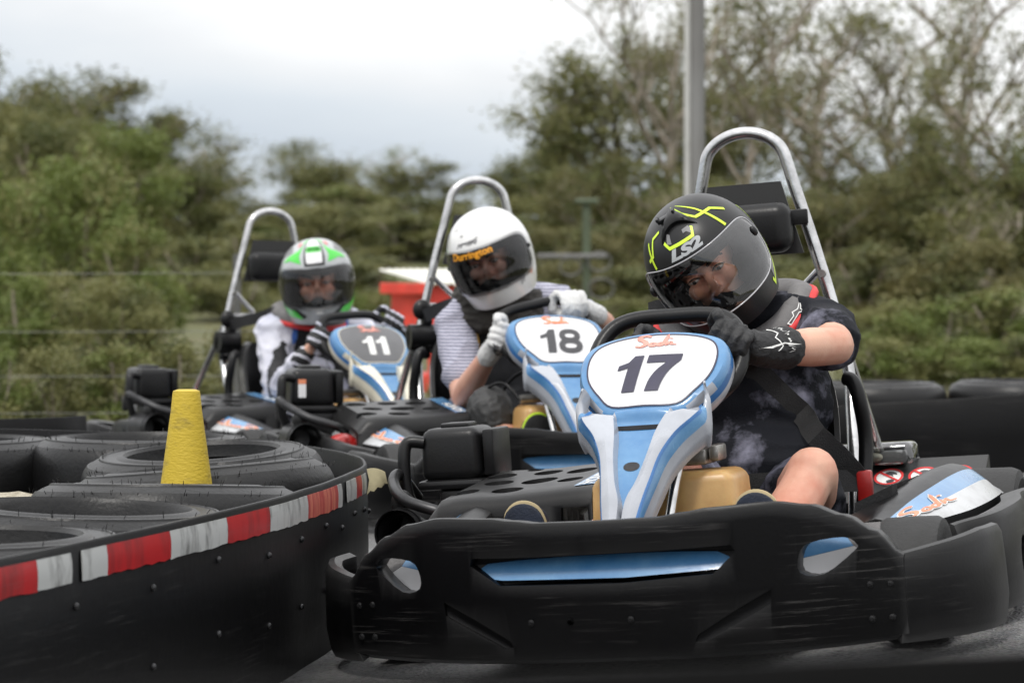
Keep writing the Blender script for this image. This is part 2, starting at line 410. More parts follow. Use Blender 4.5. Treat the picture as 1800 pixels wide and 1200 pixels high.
def scribble(x0, x1, y, h, n, seed, bm=None, w=.0022):
    rnd = random.Random(seed); bm = bm or bmesh.new()
    for i in range(n):
        a = lerp(x0, x1, (i + .1) / n); b = lerp(x0, x1, (i + .85) / n)
        ribbon2d([(a, y + rnd.uniform(-h, h)), (lerp(a, b, .4), y + rnd.uniform(-h, h)), (b, y + rnd.uniform(-h, h))], w, bm)
    return bm
# ------------------------------------------------------------------ go-kart (local axes: x = viewer's right when it faces us, y = towards its rear, z = up)
S45 = math.sin(R(45))
PL0 = Vector((0, .386, .482)); EH = Vector((0, S45, S45)); EN = Vector((0, -S45, S45))
def dome(x, y): return max(0., .014 * (1 - (x / .165) ** 2 - (y / .125) ** 2))
def plate_pt(x, y, off=0.):
    """x across, y along the number plate from its centre"""
    return PL0 + Vector((x, 0, 0)) + EH * (.122 + y) + EN * (off + dome(x, y))
PLATE = [(0, -.112), (.075, -.110), (.112, -.075), (.141, -.032), (.152, .012), (.149, .054), (.130, .083), (.082, .100), (0, .107)]
PLATE = smooth2(PLATE + [(-a, b) for a, b in PLATE[-2:0:-1]], 4, True)
NECK = [  # y, z, channel half, rail half, blue half, rail lift
    (.392, .470, .060, .114, .126, -.022), (.380, .479, .056, .122, .136, -.002), (.368, .477, .054, .121, .136, .010), (.352, .462, .048, .108, .124, .015), (.322, .436, .040, .082, .096, .017), (.280, .398, .033, .059, .071, .016),
    (.236, .352, .021, .047, .055, .015), (.200, .317, .006, .039, .045, .013), (.165, .282, .003, .031, .037, .006), (.135, .240, .002, .026, .031, .002)]

def v0(u): return .13 * (abs(u) / .56) ** 2.4
def wtop(u):
    a = abs(u)
    K = [(0, .301), (.12, .302), (.17, .308), (.22, .314), (.33, .318), (.40, .308), (.46, .284), (.51, .252), (.56, .200), (.6, .14)]
    for (x0, y0), (x1, y1) in zip(K, K[1:]):
        if a <= x1:
            t = (a - x0) / (x1 - x0); t = t * t * (3 - 2 * t); return lerp(y0, y1, t)
    return K[-1][1]

def sweep_wall(path, zlo, zhi, th, mi=0, wav=None, flip=1):
    """thick rounded wall along a plan path"""
    P = smooth([(x, y, 0) for x, y in path], 6); rings = []; n = len(P)
    for i, p in enumerate(P):
        t = (P[min(i + 1, n - 1)] - P[max(i - 1, 0)]).normalized(); nr = Vector((t.y, -t.x, 0)) * flip
        k = i / (n - 1); a = zlo(k) if callable(zlo) else zlo; b = zhi(k) if callable(zhi) else zhi; w = wav(k) if wav else 0
        q = p + nr * w
        sec = [(-th * .9, a + .012), (-.006, a), (0, a + .016), (.006, lerp(a, b, .3)), (.004, lerp(a, b, .6)), (0, b - .018), (-.008, b - .003), (-.02, b), (-th, b - .008), (-th, b - .03), (-th * .8, lerp(a, b, .5))]
        rings.append([q + nr * o + Vector((0, 0, z)) for o, z in sec])
    return MB().loft(rings, mi=mi)

def digits2d(txt, h):
    D = {'1': ([(.02, .60), (.02, .74), (.22, .82), (.32, 1.0), (.52, 1.0), (.52, 0), (.24, 0), (.24, .66)], None, .62),
         '7': (smooth2([(.0, 1.0), (.36, 1.0), (.74, 1.0)], 2) + smooth2([(.74, .82), (.56, .56), (.46, .28), (.42, 0)], 4) + smooth2([(.12, 0), (.16, .30), (.27, .56), (.44, .77)], 4) + [(.0, .77)], None, .80)}
    bm = bmesh.new(); x = 0
    for c in txt:
        if c == '8':
            def ring(cx, cy, a, b): return [(x + cx + a * math.copysign(abs(math.cos(t)) ** .85, math.cos(t)), cy + b * math.copysign(abs(math.sin(t)) ** .85, math.sin(t))) for t in [2 * math.pi * i / 28 for i in range(28)]]
            for (cx, cy, a, b, w) in ((.40, .725, .26, .195, .20), (.40, .285, .30, .205, .21)):
                ribbon2d([(p, q) for p, q in ring(cx, cy, a, b)], w, bm, True)
            x += .84; continue
        poly, _, adv = D[c]
        b2 = poly2d([(x + p, q) for p, q in poly]); me = bpy.data.meshes.new('t'); b2.to_mesh(me); b2.free(); bm.from_mesh(me); bpy.data.meshes.remove(me); x += adv
    cx = x / 2 - .03
    for v in bm.verts: v.co.x = (v.co.x - cx + (v.co.y - .5) * .10) * h; v.co.y = (v.co.y - .5) * h; v.co.z = 0
    return bm
def build_kart():
    k = empty('go_kart')
    # chassis ------------------------------------------------------------
    m = MB()
    for s in (-1, 1):
        m.tube(smooth([(s * .18, .10, .07), (s * .30, .30, .07), (s * .31, .9, .07), (s * .33, 1.55, .08)], 5), .016)
        m.tube([(s * .30, .45, .07), (s * .60, .55, .10), (s * .62, 1.25, .10), (s * .33, 1.38, .08)], .012)
    for y in (.12, .62, 1.1, 1.5): m.tube([(-.30, y, .068), (.30, y, .068)], .014)
    m.tube([(-.52, 1.42, .13), (.52, 1.42, .13)], .02)
    m.tube([(-.44, .38, .12), (.44, .38, .12)], .014)
    m.box((-.29, .13, .048), (.29, 1.0, .053), .001)
    obj('chassis', m, 'dark_steel', k)
    # wheels -------------------------------------------------------------
    for (x, y, r, w) in ((-.53, .40, .125, .125), (.53, .40, .125, .125), (-.50, 1.42, .14, .19), (.50, 1.42, .14, .19)):
        rm = MB().lathe([(.02, -w * .3), (r * .58, -w * .32), (r * .62, -w * .46), (r * .64, -w * .46), (r * .60, 0), (r * .64, w * .46), (r * .62, w * .46), (r * .56, w * .30), (.02, w * .3)], 28, 'X')
        wh = obj('wheel', rm, 'alloy', k, loc=(x, y, r + .002))
        ty = MB().lathe([(r * .62, -w * .47), (r * .8, -w * .52), (r * .94, -w * .49), (r * .99, -w * .40), (r, 0), (r * .99, w * .40), (r * .94, w * .49), (r * .8, w * .52), (r * .62, w * .47)], 36, 'X')
        obj('tyre', ty, 'kart_tyre', wh)
    # front bumper -------------------------------------------------------
    rings = []
    for i in range(81):
        u = lerp(-.56, .56, i / 80); y = v0(u); t = wtop(u); b = .03 + .012 * (abs(u) / .56) ** 3
        sec = [(.030, b), (.004, b + .010), (-.003, b + .04), (-.005, lerp(b, t, .45)), (-.004, t - .030), (-.002, t - .008), (.002, t - .0015), (.009, t), (.050, t - .003), (.058, t - .014), (.056, t - .05), (.040, lerp(b, t, .5)), (.042, b + .02)]
        rings.append([Vector((u, y + a, z)) for a, z in sec])
    fb = obj('front_bumper', MB().loft(rings), ['bumper_plastic'], k)
    c = MB()
    strip = [(-.258, .238), (-.12, .2365), (.12, .2385), (.258, .242), (.266, .229), (.222, .190), (.05, .181), (-.2, .184), (-.262, .224)]
    c.prism(strip, lambda x, z: (x, -.1, z), lambda x, z: (x, v0(x) + .026, z))
    holes = []
    for s in (-1, 1):
        h = [(-.052, .016), (-.03, .030), (.03, .024), (.050, .004), (.050, -.030), (.008, -.036), (-.048, .004)]
        h = [(s * (.43 - a), .212 + b) for a, b in h]; holes.append(h)
        c.prism(smooth2(h, 3, True), lambda x, z: (x, -.1, z), lambda x, z: (x, .5, z))
    cut(fb, c)
    c = MB()
    for s in (-1, 1):
        sl = [(.326, .155), (.324, .128), (.20, .064), (.180, .065), (.186, .078), (.262, .122)]
        c.prism([(s * a, b) for a, b in sl], lambda x, z: (x, -.1, z), lambda x, z: (x, v0(x) + .006, z))
        for (a, z) in ((.535, .148), (.50, .150), (.525, .086), (.50, .088)): pass
    cut(fb, c)
    fb.data.polygons.foreach_set('use_smooth', [True] * len(fb.data.polygons)); fb.data.set_sharp_from_angle(angle=R(32))
    b = fb.modifiers.new('bv', 'BEVEL'); b.width = .0022; b.segments = 2; b.limit_method = 'ANGLE'; b.angle_limit = R(50); finish(fb, 35)
    obj('blue_insert', wrap(poly2d([(-.30, .250), (.30, .252), (.30, .205), (.222, .197), (.05, .190), (-.2, .193), (-.30, .205)]), lambda x, z: (x, v0(x) + .012 + (z - .19) * .55, z), .03), 'kart_blue', fb)
    for s in (-1, 1):
        q = MB()
        q.prism([(s * (.43 + a), .212 + b) for a, b in ((-.075, .045), (.0, .045), (.03, .006), (-.075, -.012))], lambda x, z: (x, v0(x) + .070 + (z - .2) * .7, z), lambda x, z: (x, v0(x) + .077 + (z - .2) * .7, z), 0)
        q.prism([(s * (.43 + a), .212 + b) for a, b in ((-.075, -.0125), (.03, .0055), (.075, -.02), (.075, -.05), (-.075, -.05))], lambda x, z: (x, v0(x) + .070 + (z - .2) * .7, z), lambda x, z: (x, v0(x) + .077 + (z - .2) * .7, z), 1)
        q.prism([(s * (.43 + a), .212 + b) for a, b in ((.0005, .0455), (.075, .045), (.075, -.019), (.0305, .006))], lambda x, z: (x, v0(x) + .070 + (z - .2) * .7, z), lambda x, z: (x, v0(x) + .077 + (z - .2) * .7, z), 2)
        obj('side_insert', q, ['kart_blue', 'panel_white', 'collar_grey'], fb)
        cp = sweep_wall([(s * .548, .128), (s * .60, .172), (s * .655, .240), (s * .69, .33), (s * .70, .43)], .034, lambda t: .20 + .03 * min(1, t * 1.4), .035, flip=s)
        cp.tube([(s * .60, .2, .12), (s * .45, .35, .10)], .012)
        o = obj('bumper_corner', cp, 'bumper_plastic', fb)
        for (a, z, y) in ((.50, .150, .098), (.535, .148, .112), (.50, .086, .098), (.535, .086, .112), (.06, .112, -.006), (-.06 if s > 0 else .14, .112, -.006)):
            bl = MB().lathe([(0, -.0045), (.003, -.0045), (.0032, -.002), (.0062, -.001), (.007, .003)], 12, 'Y', (s * a, v0(a) + .0 - .0055, z))
            obj('bolt', bl, 'satin_black', fb)
    # front fairing ------------------------------------------------------
    m = MB()
    rings = [[plate_pt(x * sc * (1 if sc < 1.03 else 1), y * sc, off - dome(x * sc, y * sc) + (dome(x * sc, y * sc) if sc <= 1 else 0)) for x, y in PLATE]
             for sc, off in ((.80, -.058), (1.02, -.060), (1.055, -.050), (1.06, -.040), (1.06, -.034), (1.055, -.016), (1.03, -.003), (1.0, .001), (.92, .002), (.80, .0))]
    n = len(PLATE); mi = []
    ms = [0, 0, 0, 0, 2, 1, 1, 1, 1]
    vs = [p for r in rings for p in r]; fs = []
    for i in range(len(rings) - 1):
        for j in range(n):
            fs.append((i * n + j, i * n + (j + 1) % n, (i + 1) * n + (j + 1) % n, (i + 1) * n + j))
            q = (rings[i][j] + rings[i][(j + 1) % n]) / 2; lx = q.x; ly = (q - PL0).dot(EH) - .122
            corner = ly < -.045 and abs(lx) > .085
            mi.append(0 if (corner and i in (5, 6)) else ms[i])
    m.add(vs, fs, mi); m.add(rings[0], [tuple(range(n))], 0)
    # neck
    prof = []
    for i, (y, z, c, r, b, lf) in enumerate(NECK):
        yn, zn = (NECK[min(i + 1, len(NECK) - 1)][0] - NECK[max(i - 1, 0)][0], NECK[min(i + 1, len(NECK) - 1)][1] - NECK[max(i - 1, 0)][1])
        L = math.hypot(yn, zn); nv = Vector((0, zn / L, -yn / L)); nv = nv if nv.y < 0 else -nv
        half = [(c * .5, -.014 + lf * .2), (c, -.012 + lf * .2), (c + .005, lf * .8), (lerp(c, r, .55), lf + .003), (r, lf - .002), (r + .003, lf - .007), (lerp(r, b, .7), -.014), (b, -.034), (b + .002, -.040), (b - .004, -.064)]
        sec = [(-x, o) for x, o in half[::-1]] + half
        prof.append([Vector((x, y, z)) + nv * o for x, o in sec])
    P2 = []
    for j in range(len(prof[0])): P2.append(smooth([r[j] for r in prof], 5))
    rings = [[P2[j][i] for j in range(len(P2))] for i in range(len(P2[0]))]
    seg = [0, 0, 1, 1, 3, 0, 0, 0, 3, 1, 3, 0, 0, 0, 3, 1, 1, 0, 0]
    seg = [0, 0, 0, 1, 2, 0, 0, 0, 1, 1, 1, 0, 0, 0, 2, 1, 0, 0, 0]
    m.loft(rings, closed=False, caps=False, segmi=seg)
    ff = obj('front_fairing', m, ['silver_grey', 'kart_blue', 'kart_deep_blue'], k, sharp=40)
    sl = ff.modifiers.new('so', 'SOLIDIFY'); sl.thickness = .004; sl.offset = -1; finish(ff, 40)
    # plate face; the dark mouth below it is a black patch
    ring = [(x * .855, y * .855) for x, y in PLATE]; ri = [(x * .835, y * .835) for x, y in PLATE]
    obj('panel_outline', wrap(ribbon2d([(x * .905, y * .905) for x, y in PLATE], .0035, closed=True), lambda x, y: plate_pt(x, y, .0042), .02), 'navy_ink', ff)
    pm = MB(); rr = []
    for sc, off in ((.905, .001), (.90, .0032), (.7, .0034), (.5, .0034), (.3, .0034), (.1, .0034)):
        rr.append([plate_pt(x * sc, y * sc, off) for x, y in PLATE])
    pm.loft(rr, caps=False); pm.add(rr[-1], [tuple(range(n))])
    obj('number_panel', pm, 'panel_white', ff)
    num = obj('race_number', wrap(digits2d('17', .098), lambda x, y: plate_pt(x * 1.0 - .004, y - .018, .0052), .012), 'navy_ink', ff)
    obj('plate_lettering', wrap(script_word(.085), lambda x, y: plate_pt(x + .004, y * .62 + .074, .0052), .01), 'pink_ink', ff)
    def neck_pt(x, t, off=.0):
        q = t * (len(NECK) - 1); i = min(int(q), len(NECK) - 2); a, b2 = NECK[i], NECK[i + 1]; f = q - i
        y = lerp(a[0], b2[0], f); z = lerp(a[1], b2[1], f); lf = lerp(a[5], b2[5], f)
        d = Vector((0, b2[0] - a[0], b2[1] - a[1])).normalized(); nv = Vector((0, d.z, -d.y)); nv = nv if nv.y < 0 else -nv
        return Vector((x, y, z)) + nv * (-.0135 + lf * .2 + .0035 + off)
    obj('slot_patch', wrap(poly2d([(-.050, .285), (.050, .285), (.046, .345), (-.046, .345)]), lambda x, y: neck_pt(x, y, .0012), .015), 'lining', ff)  # flat black patch on the neck; the opening's darkness is put in by colour
    bm = bmesh.new(); scribble(-.026, .026, .47, .004, 7, 3, bm, .003); scribble(-.03, .03, .415, .003, 5, 5, bm, .0022)
    ribbon2d([(-.012, .365), (.012, .39)], .005, bm); ribbon2d([(-.012, .39), (.012, .365)], .005, bm)
    ribbon2d([(.007 * math.cos(a * .628), .44 + .010 * math.sin(a * .628)) for a in range(10)], .003, bm, True)
    obj('neck_lettering', wrap(bm, lambda x, y: neck_pt(x, y), .02), 'white_ink', ff)
    em = poly2d([(.017 * math.cos(a * math.pi / 10), .575 + .021 * math.sin(a * math.pi / 10)) for a in range(20)])
    obj('emblem', wrap(em, lambda x, y: neck_pt(x, y, .001), .02), 'dark_steel', ff)
    # steering -----------------------------------------------------------
    st = MB(); W = smooth([(-.095, .112, 0), (0, .118, 0), (.095, .112, 0), (.142, .078, 0), (.162, .01, 0), (.145, -.06, 0), (.085, -.112, 0), (0, -.122, 0), (-.085, -.112, 0), (-.145, -.06, 0), (-.162, .01, 0), (-.142, .078, 0)], 5, True)
    st.tube([(p.x, 0, p.y) for p in W], .0165, 14, True)
    for a in ((-.15, 0, .0), (.15, 0, .0), (0, 0, -.115)):
        st.tube([(a[0], 0, a[2]), (a[0] * .25, .012, a[2] * .25)], .010, 8, flat=.6)
    st.lathe([(0, -.022), (.035, -.02), (.045, 0), (.04, .02), (0, .026)], 20, 'Y')
    sw = obj('steering_wheel', st, 'satin_black', k, loc=(0, .60, .585)); sw.rotation_euler = (R(-35), 0, 0)
    obj('steering_column', MB().tube([(0, .59, .575), (0, .30, .15)], .011), 'steel', k)
    # tank and struts ----------------------------------------------------
    m = MB().box((-.14, .40, .10), (.185, .56, .362), .022, 3)
    for i, v in enumerate(m.v):
        x, y, z = v
        if z > .30: x = .02 + (x - .02) * (1 - .9 * (z - .30) / .5) - 0; 
        m.v[i] = (x, y, z)
    m2 = MB().box((.19 - .02, .405, .12), (.192, .55, .30), .008, 2)
    tk = obj('fuel_tank', m, 'tank_plastic', k)
    obj('tank_cap', MB().lathe([(0, .028), (.02, .028), (.024, .022), (.024, 0), (0, 0)], 18, 'Z', (-.02, .48, .361)), 'satin_black', tk)
    for s in (-1, 1):
        obj('fairing_strut', MB().tube(smooth([(s * .045, .20, .07), (s * .055, .32, .26), (s * .075, .425, .45)], 4), .0105), 'steel', k)
    br = MB().box((.02, .46, .372), (.105, .55, .405), .006, 2); br.box((.108, .47, .378), (.13, .54, .412), .006, 2)
    br.lathe([(0, .012), (.012, .012), (.013, 0), (0, 0)], 14, 'Z', (.085, .49, .405)); br.tube([(.03, .5, .39), (-.12, .5, .38)], .014)
    obj('column_bracket', br, 'alloy', k)
    cb = MB().tube(smooth([(.07, .5, .41), (-.02, .54, .47), (-.10, .62, .45), (-.16, .7, .34), (-.22, .75, .30)], 5), .006)
    cb.tube(smooth([(-.12, .5, .38), (-.16, .55, .43), (-.2, .62, .40), (-.2, .7, .30)], 5), .005)
    obj('control_cable', cb, 'satin_black', k)
    for s in (-1, 1):
        obj('pedal', MB().tube(smooth([(s * .17, .16, .07), (s * .2, .22, .16), (s * .22, .25, .24)], 3), .008).tube([(s * .17, .25, .24), (s * .28, .25, .24)], .008), 'steel', k)
    # side pods ----------------------------------------------------------
    for s in (-1, 1):
        sp = sweep_wall([(s * .60, .50), (s * .672, .60), (s * .692, .80), (s * .668, 1.0), (s * .70, 1.22), (s * .692, 1.40), (s * .66, 1.5)], lambda t: .035 + .02 * t, lambda t: .225 + .03 * math.sin(t * 3.1), .05, flip=s)
        o = obj('side_pod', sp, ['bumper_plastic'], k)
        c = MB()
        for (y, z, a, b) in ((.74, .13, .035, .05), (1.05, .12, .03, .055), (1.27, .17, .02, .035), (1.33, .09, .02, .03)):
            c.prism([(y + a * math.cos(t * .524), z + b * math.sin(t * .524)) for t in range(12)], lambda yy, z: (s * .9, yy, z), lambda yy, z: (s * .6, yy, z))
        cut(o, c); finish(o, 35)
        # upper cover with decal
        stn = [(.40, .470, .250, .512, .232), (.48, .472, .262, .532, .237), (.58, .480, .281, .556, .240), (.72, .493, .301, .588, .244), (.88, .508, .316, .602, .249), (1.02, .517, .318, .602, .252), (1.12, .523, .306, .592, .250), (1.22, .53, .275, .578, .243), (1.30, .54, .25, .57, .238)]
        rings = []
        for (y, ur, wr, uo, wo) in stn:
            dn = max(0, (.52 - y) / .12); L = [(.34, .232 - .05 * dn), (.40, min(wr, .262) - .06 * dn), (ur - .035, wr - .006), (ur - .012, wr), (ur + .004, wr - .004), (lerp(ur, uo, .25), lerp(wr, wo, .22)), (lerp(ur, uo, .62), lerp(wr, wo, .60)), (uo - .004, wo), (uo + .004, wo - .008), (uo, wo - .035)]
            if s < 0: L[0], L[1] = (ur - .052, wr - .05), (ur - .045, wr - .014)
            rings.append([Vector((s * a, y, z)) for a, z in L])
        rs = [smooth([r[j] for r in rings], 4) for j in range(len(rings[0]))]
        rings = [[rs[j][i] for j in range(len(rs))] for i in range(len(rs[0]))]
        pm = MB().loft(rings, closed=False, caps=False, segmi=[0, 0, 0, 0, 0, 1, 2, 2, 0])
        pc = obj('pod_cover', pm, ['black_plastic', 'kart_blue', 'decal_white'], o)
        q = pc.modifiers.new('so', 'SOLIDIFY'); q.thickness = .004; q.offset = -1; finish(pc, 40)
        def pod_pt(x, y, off=.0015):
            """x back along the pod, y across decal 0..1"""
            yy = .42 + x
            for a, b in zip(stn, stn[1:]):
                if yy <= b[0] or b is stn[-1]:
                    f = max(0, min(1, (yy - a[0]) / (b[0] - a[0]))); ur, wr, uo, wo = [lerp(a[i], b[i], f) for i in (1, 2, 3, 4)]; break
            return Vector((s * lerp(ur, uo, y), yy, lerp(wr, wo, y) + off + .002))
        for w_, mt, of in ((.092, 'white_ink', .0012), (.055, 'orange_ink', .0026)):
            sb = script_word(1., w_ * 1.35)
            obj('decal_lettering', wrap(sb, lambda x, y: pod_pt((.5 - s * .5 * -1 if 0 else .16) + x * .27, .62 - y * .62, of), .08), mt, o)
        for i in range(3 if s > 0 else 0):
            y = .56 + i * .12
            obj('vent_slot', MB().prism([(.385, y), (.455, y + .045), (.46, y + .075), (.39, y + .035)], lambda x, yy: (s * x, yy, lerp(.27, .30, (x - .385) / .07) + .0025), lambda x, yy: (s * x, yy, .235)), 'lining', o)
    # engine (driver's right, viewer's left) -------------------------------
    m = MB().box((-.60, .74, .07), (-.30, 1.08, .20), .015, 2)
    for i in range(7): m.box((-.59, .76 + i * .042, .20), (-.34, .775 + i * .042, .285), .003, 1)
    m.box((-.56, .78, .20), (-.36, 1.04, .275), .01, 2)
    m.lathe([(0, -.09), (.06, -.09), (.065, -.08), (.065, .06), (0, .06)], 20, 'Y', (-.27, .85, .17))
    m.tube(smooth([(-.24, .78, .22), (-.20, .82, .29), (-.26, .95, .30), (-.34, 1.0, .26)], 4), .012)
    en = obj('engine', m, 'alloy', k)
    g = []
    def ctop(u, y): return .318 + .036 * (y - .72) / .4 + .012 * max(0, (u + .42) / .2) - .05 * max(0, (-.555 - u) / .05) ** 2
    m = MB(); rings = []
    for i in range(13):
        u = lerp(-.60, -.215, i / 12); rings.append([Vector((u, y, ctop(u, y) + dz)) for y, dz in [(.685, -.13), (.686, -.03), (.694, -.012), (.71, -.001), (.80, 0), (.9, 0), (1.0, 0), (1.10, 0), (1.115, -.01), (1.115, -.025), (1.10, -.016), (1.0, -.014), (.9, -.014), (.8, -.014), (.715, -.016), (.70, -.03), (.70, -.13)]])
    m.loft(rings)
    m.prism([(.686, 0), (.715, 0), (.70, -.11), (.69, -.11)], lambda y, dz: (-.60, y + .002, ctop(-.6, y) + dz - .008), lambda y, dz: (-.585, y + .002, ctop(-.6, y) + dz - .008))
    cv = obj('engine_cover', m, ['black_plastic'], en)
    c = MB()
    for (u, y, r) in ((-.545, .80, .034), (-.44, .79, .036), (-.50, .91, .034), (-.40, .90, .042), (-.53, 1.02, .036), (-.42, 1.03, .034), (-.33, 1.0, .036), (-.315, .86, .030), (-.47, 1.09, .02)):
        c.lathe([(.0, -.1), (r, -.1), (r, .1), (0, .1)], 22, 'Z', (u, y, .33), closedprof=False)
    c.prism([(-.50, .225), (-.38, .225), (-.36, .24), (-.36, .262), (-.38, .272), (-.5, .272), (-.515, .25)], lambda x, z: (x, .6, z), lambda x, z: (x, .73, z))
    c.prism([(-.29, .20), (-.225, .20), (-.225, .285), (-.285, .285)], lambda x, z: (x, .6, z), lambda x, z: (x, .73, z))
    cut(cv, c); finish(cv, 35)
    def side_pt(x, y, off=.002): return Vector((-.243 + y, .90 + x, ctop(-.243 + y, .90 + x) + off))
    obj('cover_band', wrap(poly2d([(-.17, -.024), (.17, -.024), (.17, .024), (-.17, .024)]), lambda x, y: side_pt(x, y, .0015), .04), 'kart_blue', en)
    obj('cover_lettering', wrap(text2d('HONDA', .050, .0012, 0, 1.15), lambda x, y: side_pt(-.06 - x * .95 * -1, -y * .85 if 0 else y * .85, .003), .03), 'white_ink', en)
    m = MB().box((-.742, 1.045, .338), (-.590, 1.20, .462), .024, 4, taper=.93)
    m.box((-.748, 1.04, .318), (-.585, 1.205, .342), .010, 2); m.box((-.70, 1.09, .458), (-.63, 1.16, .472), .006, 2)
    m.box((-.588, 1.06, .345), (-.560, 1.19, .455), .008, 2)
    ab = obj('air_filter_box', m, 'satin_black', en)
    obj('filter_sticker', MB().prism([(-0.718, .368), (-0.692, .368), (-0.692, .412), (-0.718, .412)], lambda x, z: (x, 1.0440 + (z - .34) * .045, z), lambda x, z: (x, 1.052, z), 0).prism([(-0.718, .4125), (-0.692, .4125), (-0.692, .428), (-0.718, .428)], lambda x, z: (x, 1.0440 + (z - .34) * .045, z), lambda x, z: (x, 1.052, z), 1), ['panel_white', 'orange_ink'], en)
    m = MB().tube(smooth([(-.73, 1.06, .43), (-.768, 1.05, .432), (-.776, 1.04, .39), (-.772, 1.04, .31), (-.74, 1.05, .25)], 5), .015)
    m.box((-.70, 1.05, .24), (-.58, 1.16, .318), .01, 2)
    obj('breather_hose', m, 'satin_black', en)
    m = MB().tube(smooth([(-.55, .92, .24), (-.63, .86, .28), (-.72, .88, .31), (-.775, .96, .345), (-.785, 1.03, .36), (-.77, 1.1, .30)], 6), .0135)
    obj('exhaust_pipe', m, 'dark_steel', en)
    m = MB().lathe([(.052, -.0), (.055, -.005), (.055, .16), (.03, .18), (0, .18), (0, .15), (.045, .14), (.048, 0)], 26, 'Y', (-.735, .86, .235))
    m.lathe([(.056, .02), (.058, .02), (.058, .03), (.056, .03)], 26, 'Y', (-.735, .86, .235))
    obj('muffler', m, 'dark_steel', en)
    m = MB().lathe([(0, -.03), (.03, -.028), (.055, -.015), (.062, .01), (.062, .04), (0, .05)], 26, 'Y', (-.625, .765, .200))
    for i in range(8):
        a = i * math.pi / 4; m.box((-.625 + .04 * math.cos(a) - .004, .733, .200 + .04 * math.sin(a) - .012), (-.625 + .04 * math.cos(a) + .004, .750, .200 + .04 * math.sin(a) + .012), .001, 1)
    obj('starter_housing', m, 'red_plastic', en)
    m = MB().tube(smooth([(-.735, .93, .285), (-.70, .90, .262), (-.655, .88, .235), (-.62, .86, .2)], 4), [.013] * 13, 12)
    m.lathe([(0, .034), (.012, .032), (.024, .02), (.027, .004), (.022, -.008), (.012, -.014), (0, -.016)], 22, 'Y', (-.74, .915, .300))
    m.ball((-.74, .915, .300), (.026, .022, .032), 18, 12)
    obj('choke_knob', m, 'black_plastic', en)
    # seat -----------------------------------------------------------------
    prof = [(.82, .10, .17, .05), (.95, .075, .185, .09), (1.06, .085, .20, .13), (1.15, .14, .215, .16), (1.22, .25, .235, .17), (1.27, .36, .245, .17), (1.31, .46, .235, .16), (1.335, .53, .21, .14), (1.345, .56, .17, .10)]
    cols = []
    for (y, z, hw, side) in prof:
        row = []
        for i in range(17):
            t = -1 + 2 * i / 16; a = abs(t)
            x = math.copysign(hw * min(1.0, a * 1.18) if a < .75 else hw * (.885 + .25 * (a - .75) * 1.6), t) if a else 0
            up = 0 if a < .5 else ((a - .5) / .5) ** 1.6
            f = min(1, max(0, (z - .08) / .25))
            row.append(Vector((x, y - up * side * f, z + up * side * (1 - f) * .9)))
        cols.append(row)
    cs = [smooth([c_[j] for c_ in cols], 3) for j in range(17)]
    rings = [[cs[j][i] for j in range(17)] for i in range(len(cs[0]))]
    se = obj('seat', MB().loft(rings, closed=False, caps=False), 'black_plastic', k, sharp=60)
    q = se.modifiers.new('so', 'SOLIDIFY'); q.thickness = .012; q.offset = 0; finish(se, 60)
    for s in (-1, 1):
        m = MB().tube(smooth([(s * .255, 1.185, .515), (s * .272, 1.175, .505), (s * .285, 1.17, .46), (s * .29, 1.18, .36), (s * .28, 1.14, .2), (s * .3, 1.12, .09)], 5), .017, 12)
        obj('seat_rail', m, 'satin_black', k)
    # roll hoop ------------------------------------------------------------
    right = [(.235, 1.22, .08), (.24, 1.27, .30), (.226, 1.36, .44), (.217, 1.40, .53), (.19, 1.42, .665), (.152, 1.42, .83), (.117, 1.42, .965), (.105, 1.42, 1.015)]
    arc = [(.10 * math.cos(a), 1.42, 1.028 + .080 * math.sin(a)) for a in [math.pi * i / 8 for i in range(1, 8)]]
    H = smooth(right + arc + [(-x, y, z) for x, y, z in right[::-1]], 5)
    rh = obj('roll_hoop', MB().tube(H, .0150, 16), 'steel', k)
    for s in (-1, 1):
        obj('hoop_brace', MB().tube(smooth([(s * .165, 1.425, .775), (s * .09, 1.45, .712), (s * .062, 1.455, .690), (s * .075, 1.45, .672), (s * .188, 1.425, .668)], 4), .0095), 'steel', rh)
        obj('hoop_stay', MB().tube([(s * .19, 1.42, .66), (s * .21, 1.78, .27)], .013), 'steel', rh)
        obj('hoop_bolt', MB().lathe([(0, -.008), (.009, -.008), (.010, 0), (0, .002)], 12, 'Y', (s * .17, 1.405, .76)), 'alloy', rh)
    obj('cross_tube', MB().tube([(-.24, 1.27, .31), (-.62, 1.3, .30)], .010), 'steel', rh)
    m = MB().prism([(-.090, .985), (.088, .985), (.132, .812), (-.132, .812)], lambda x, z: (x, 1.392, z), lambda x, z: (x, 1.400, z))
    obj('headrest_plate', m, 'black_plastic', rh)
    m = MB().box((-.124, 1.315, .815), (.118, 1.39, .935), .034, 6); obj('headrest_pad', m, 'satin_black', rh)
    m = MB().box((-.12, 1.380, .878), (.150, 1.3905, .915), .004, 2); obj('pad_backing', m, 'satin_black', rh)
    # belt reel on the driver's right leg of the hoop
    m = MB().box((-.262, 1.335, .515), (-.172, 1.40, .600), .018, 3); m.box((-.215, 1.34, .60), (-.18, 1.39, .66), .010, 2)
    m.ball((-.215, 1.36, .655), (.034, .022, .036), 16, 10); m.tube([(-.262, 1.36, .56), (-.172, 1.36, .56)], .045, 20)
    m.lathe([(0, -.006), (.006, -.006), (.006, .004)], 10, 'Y', (-.235, 1.322, .512), 1); m.lathe([(0, -.006), (.006, -.006), (.006, .004)], 10, 'Y', (-.19, 1.322, .512), 1)
    m.box((-.25, 1.345, .485), (-.185, 1.38, .52), .01, 2)
    obj('belt_reel', m, ['satin_black', 'steel'], k)
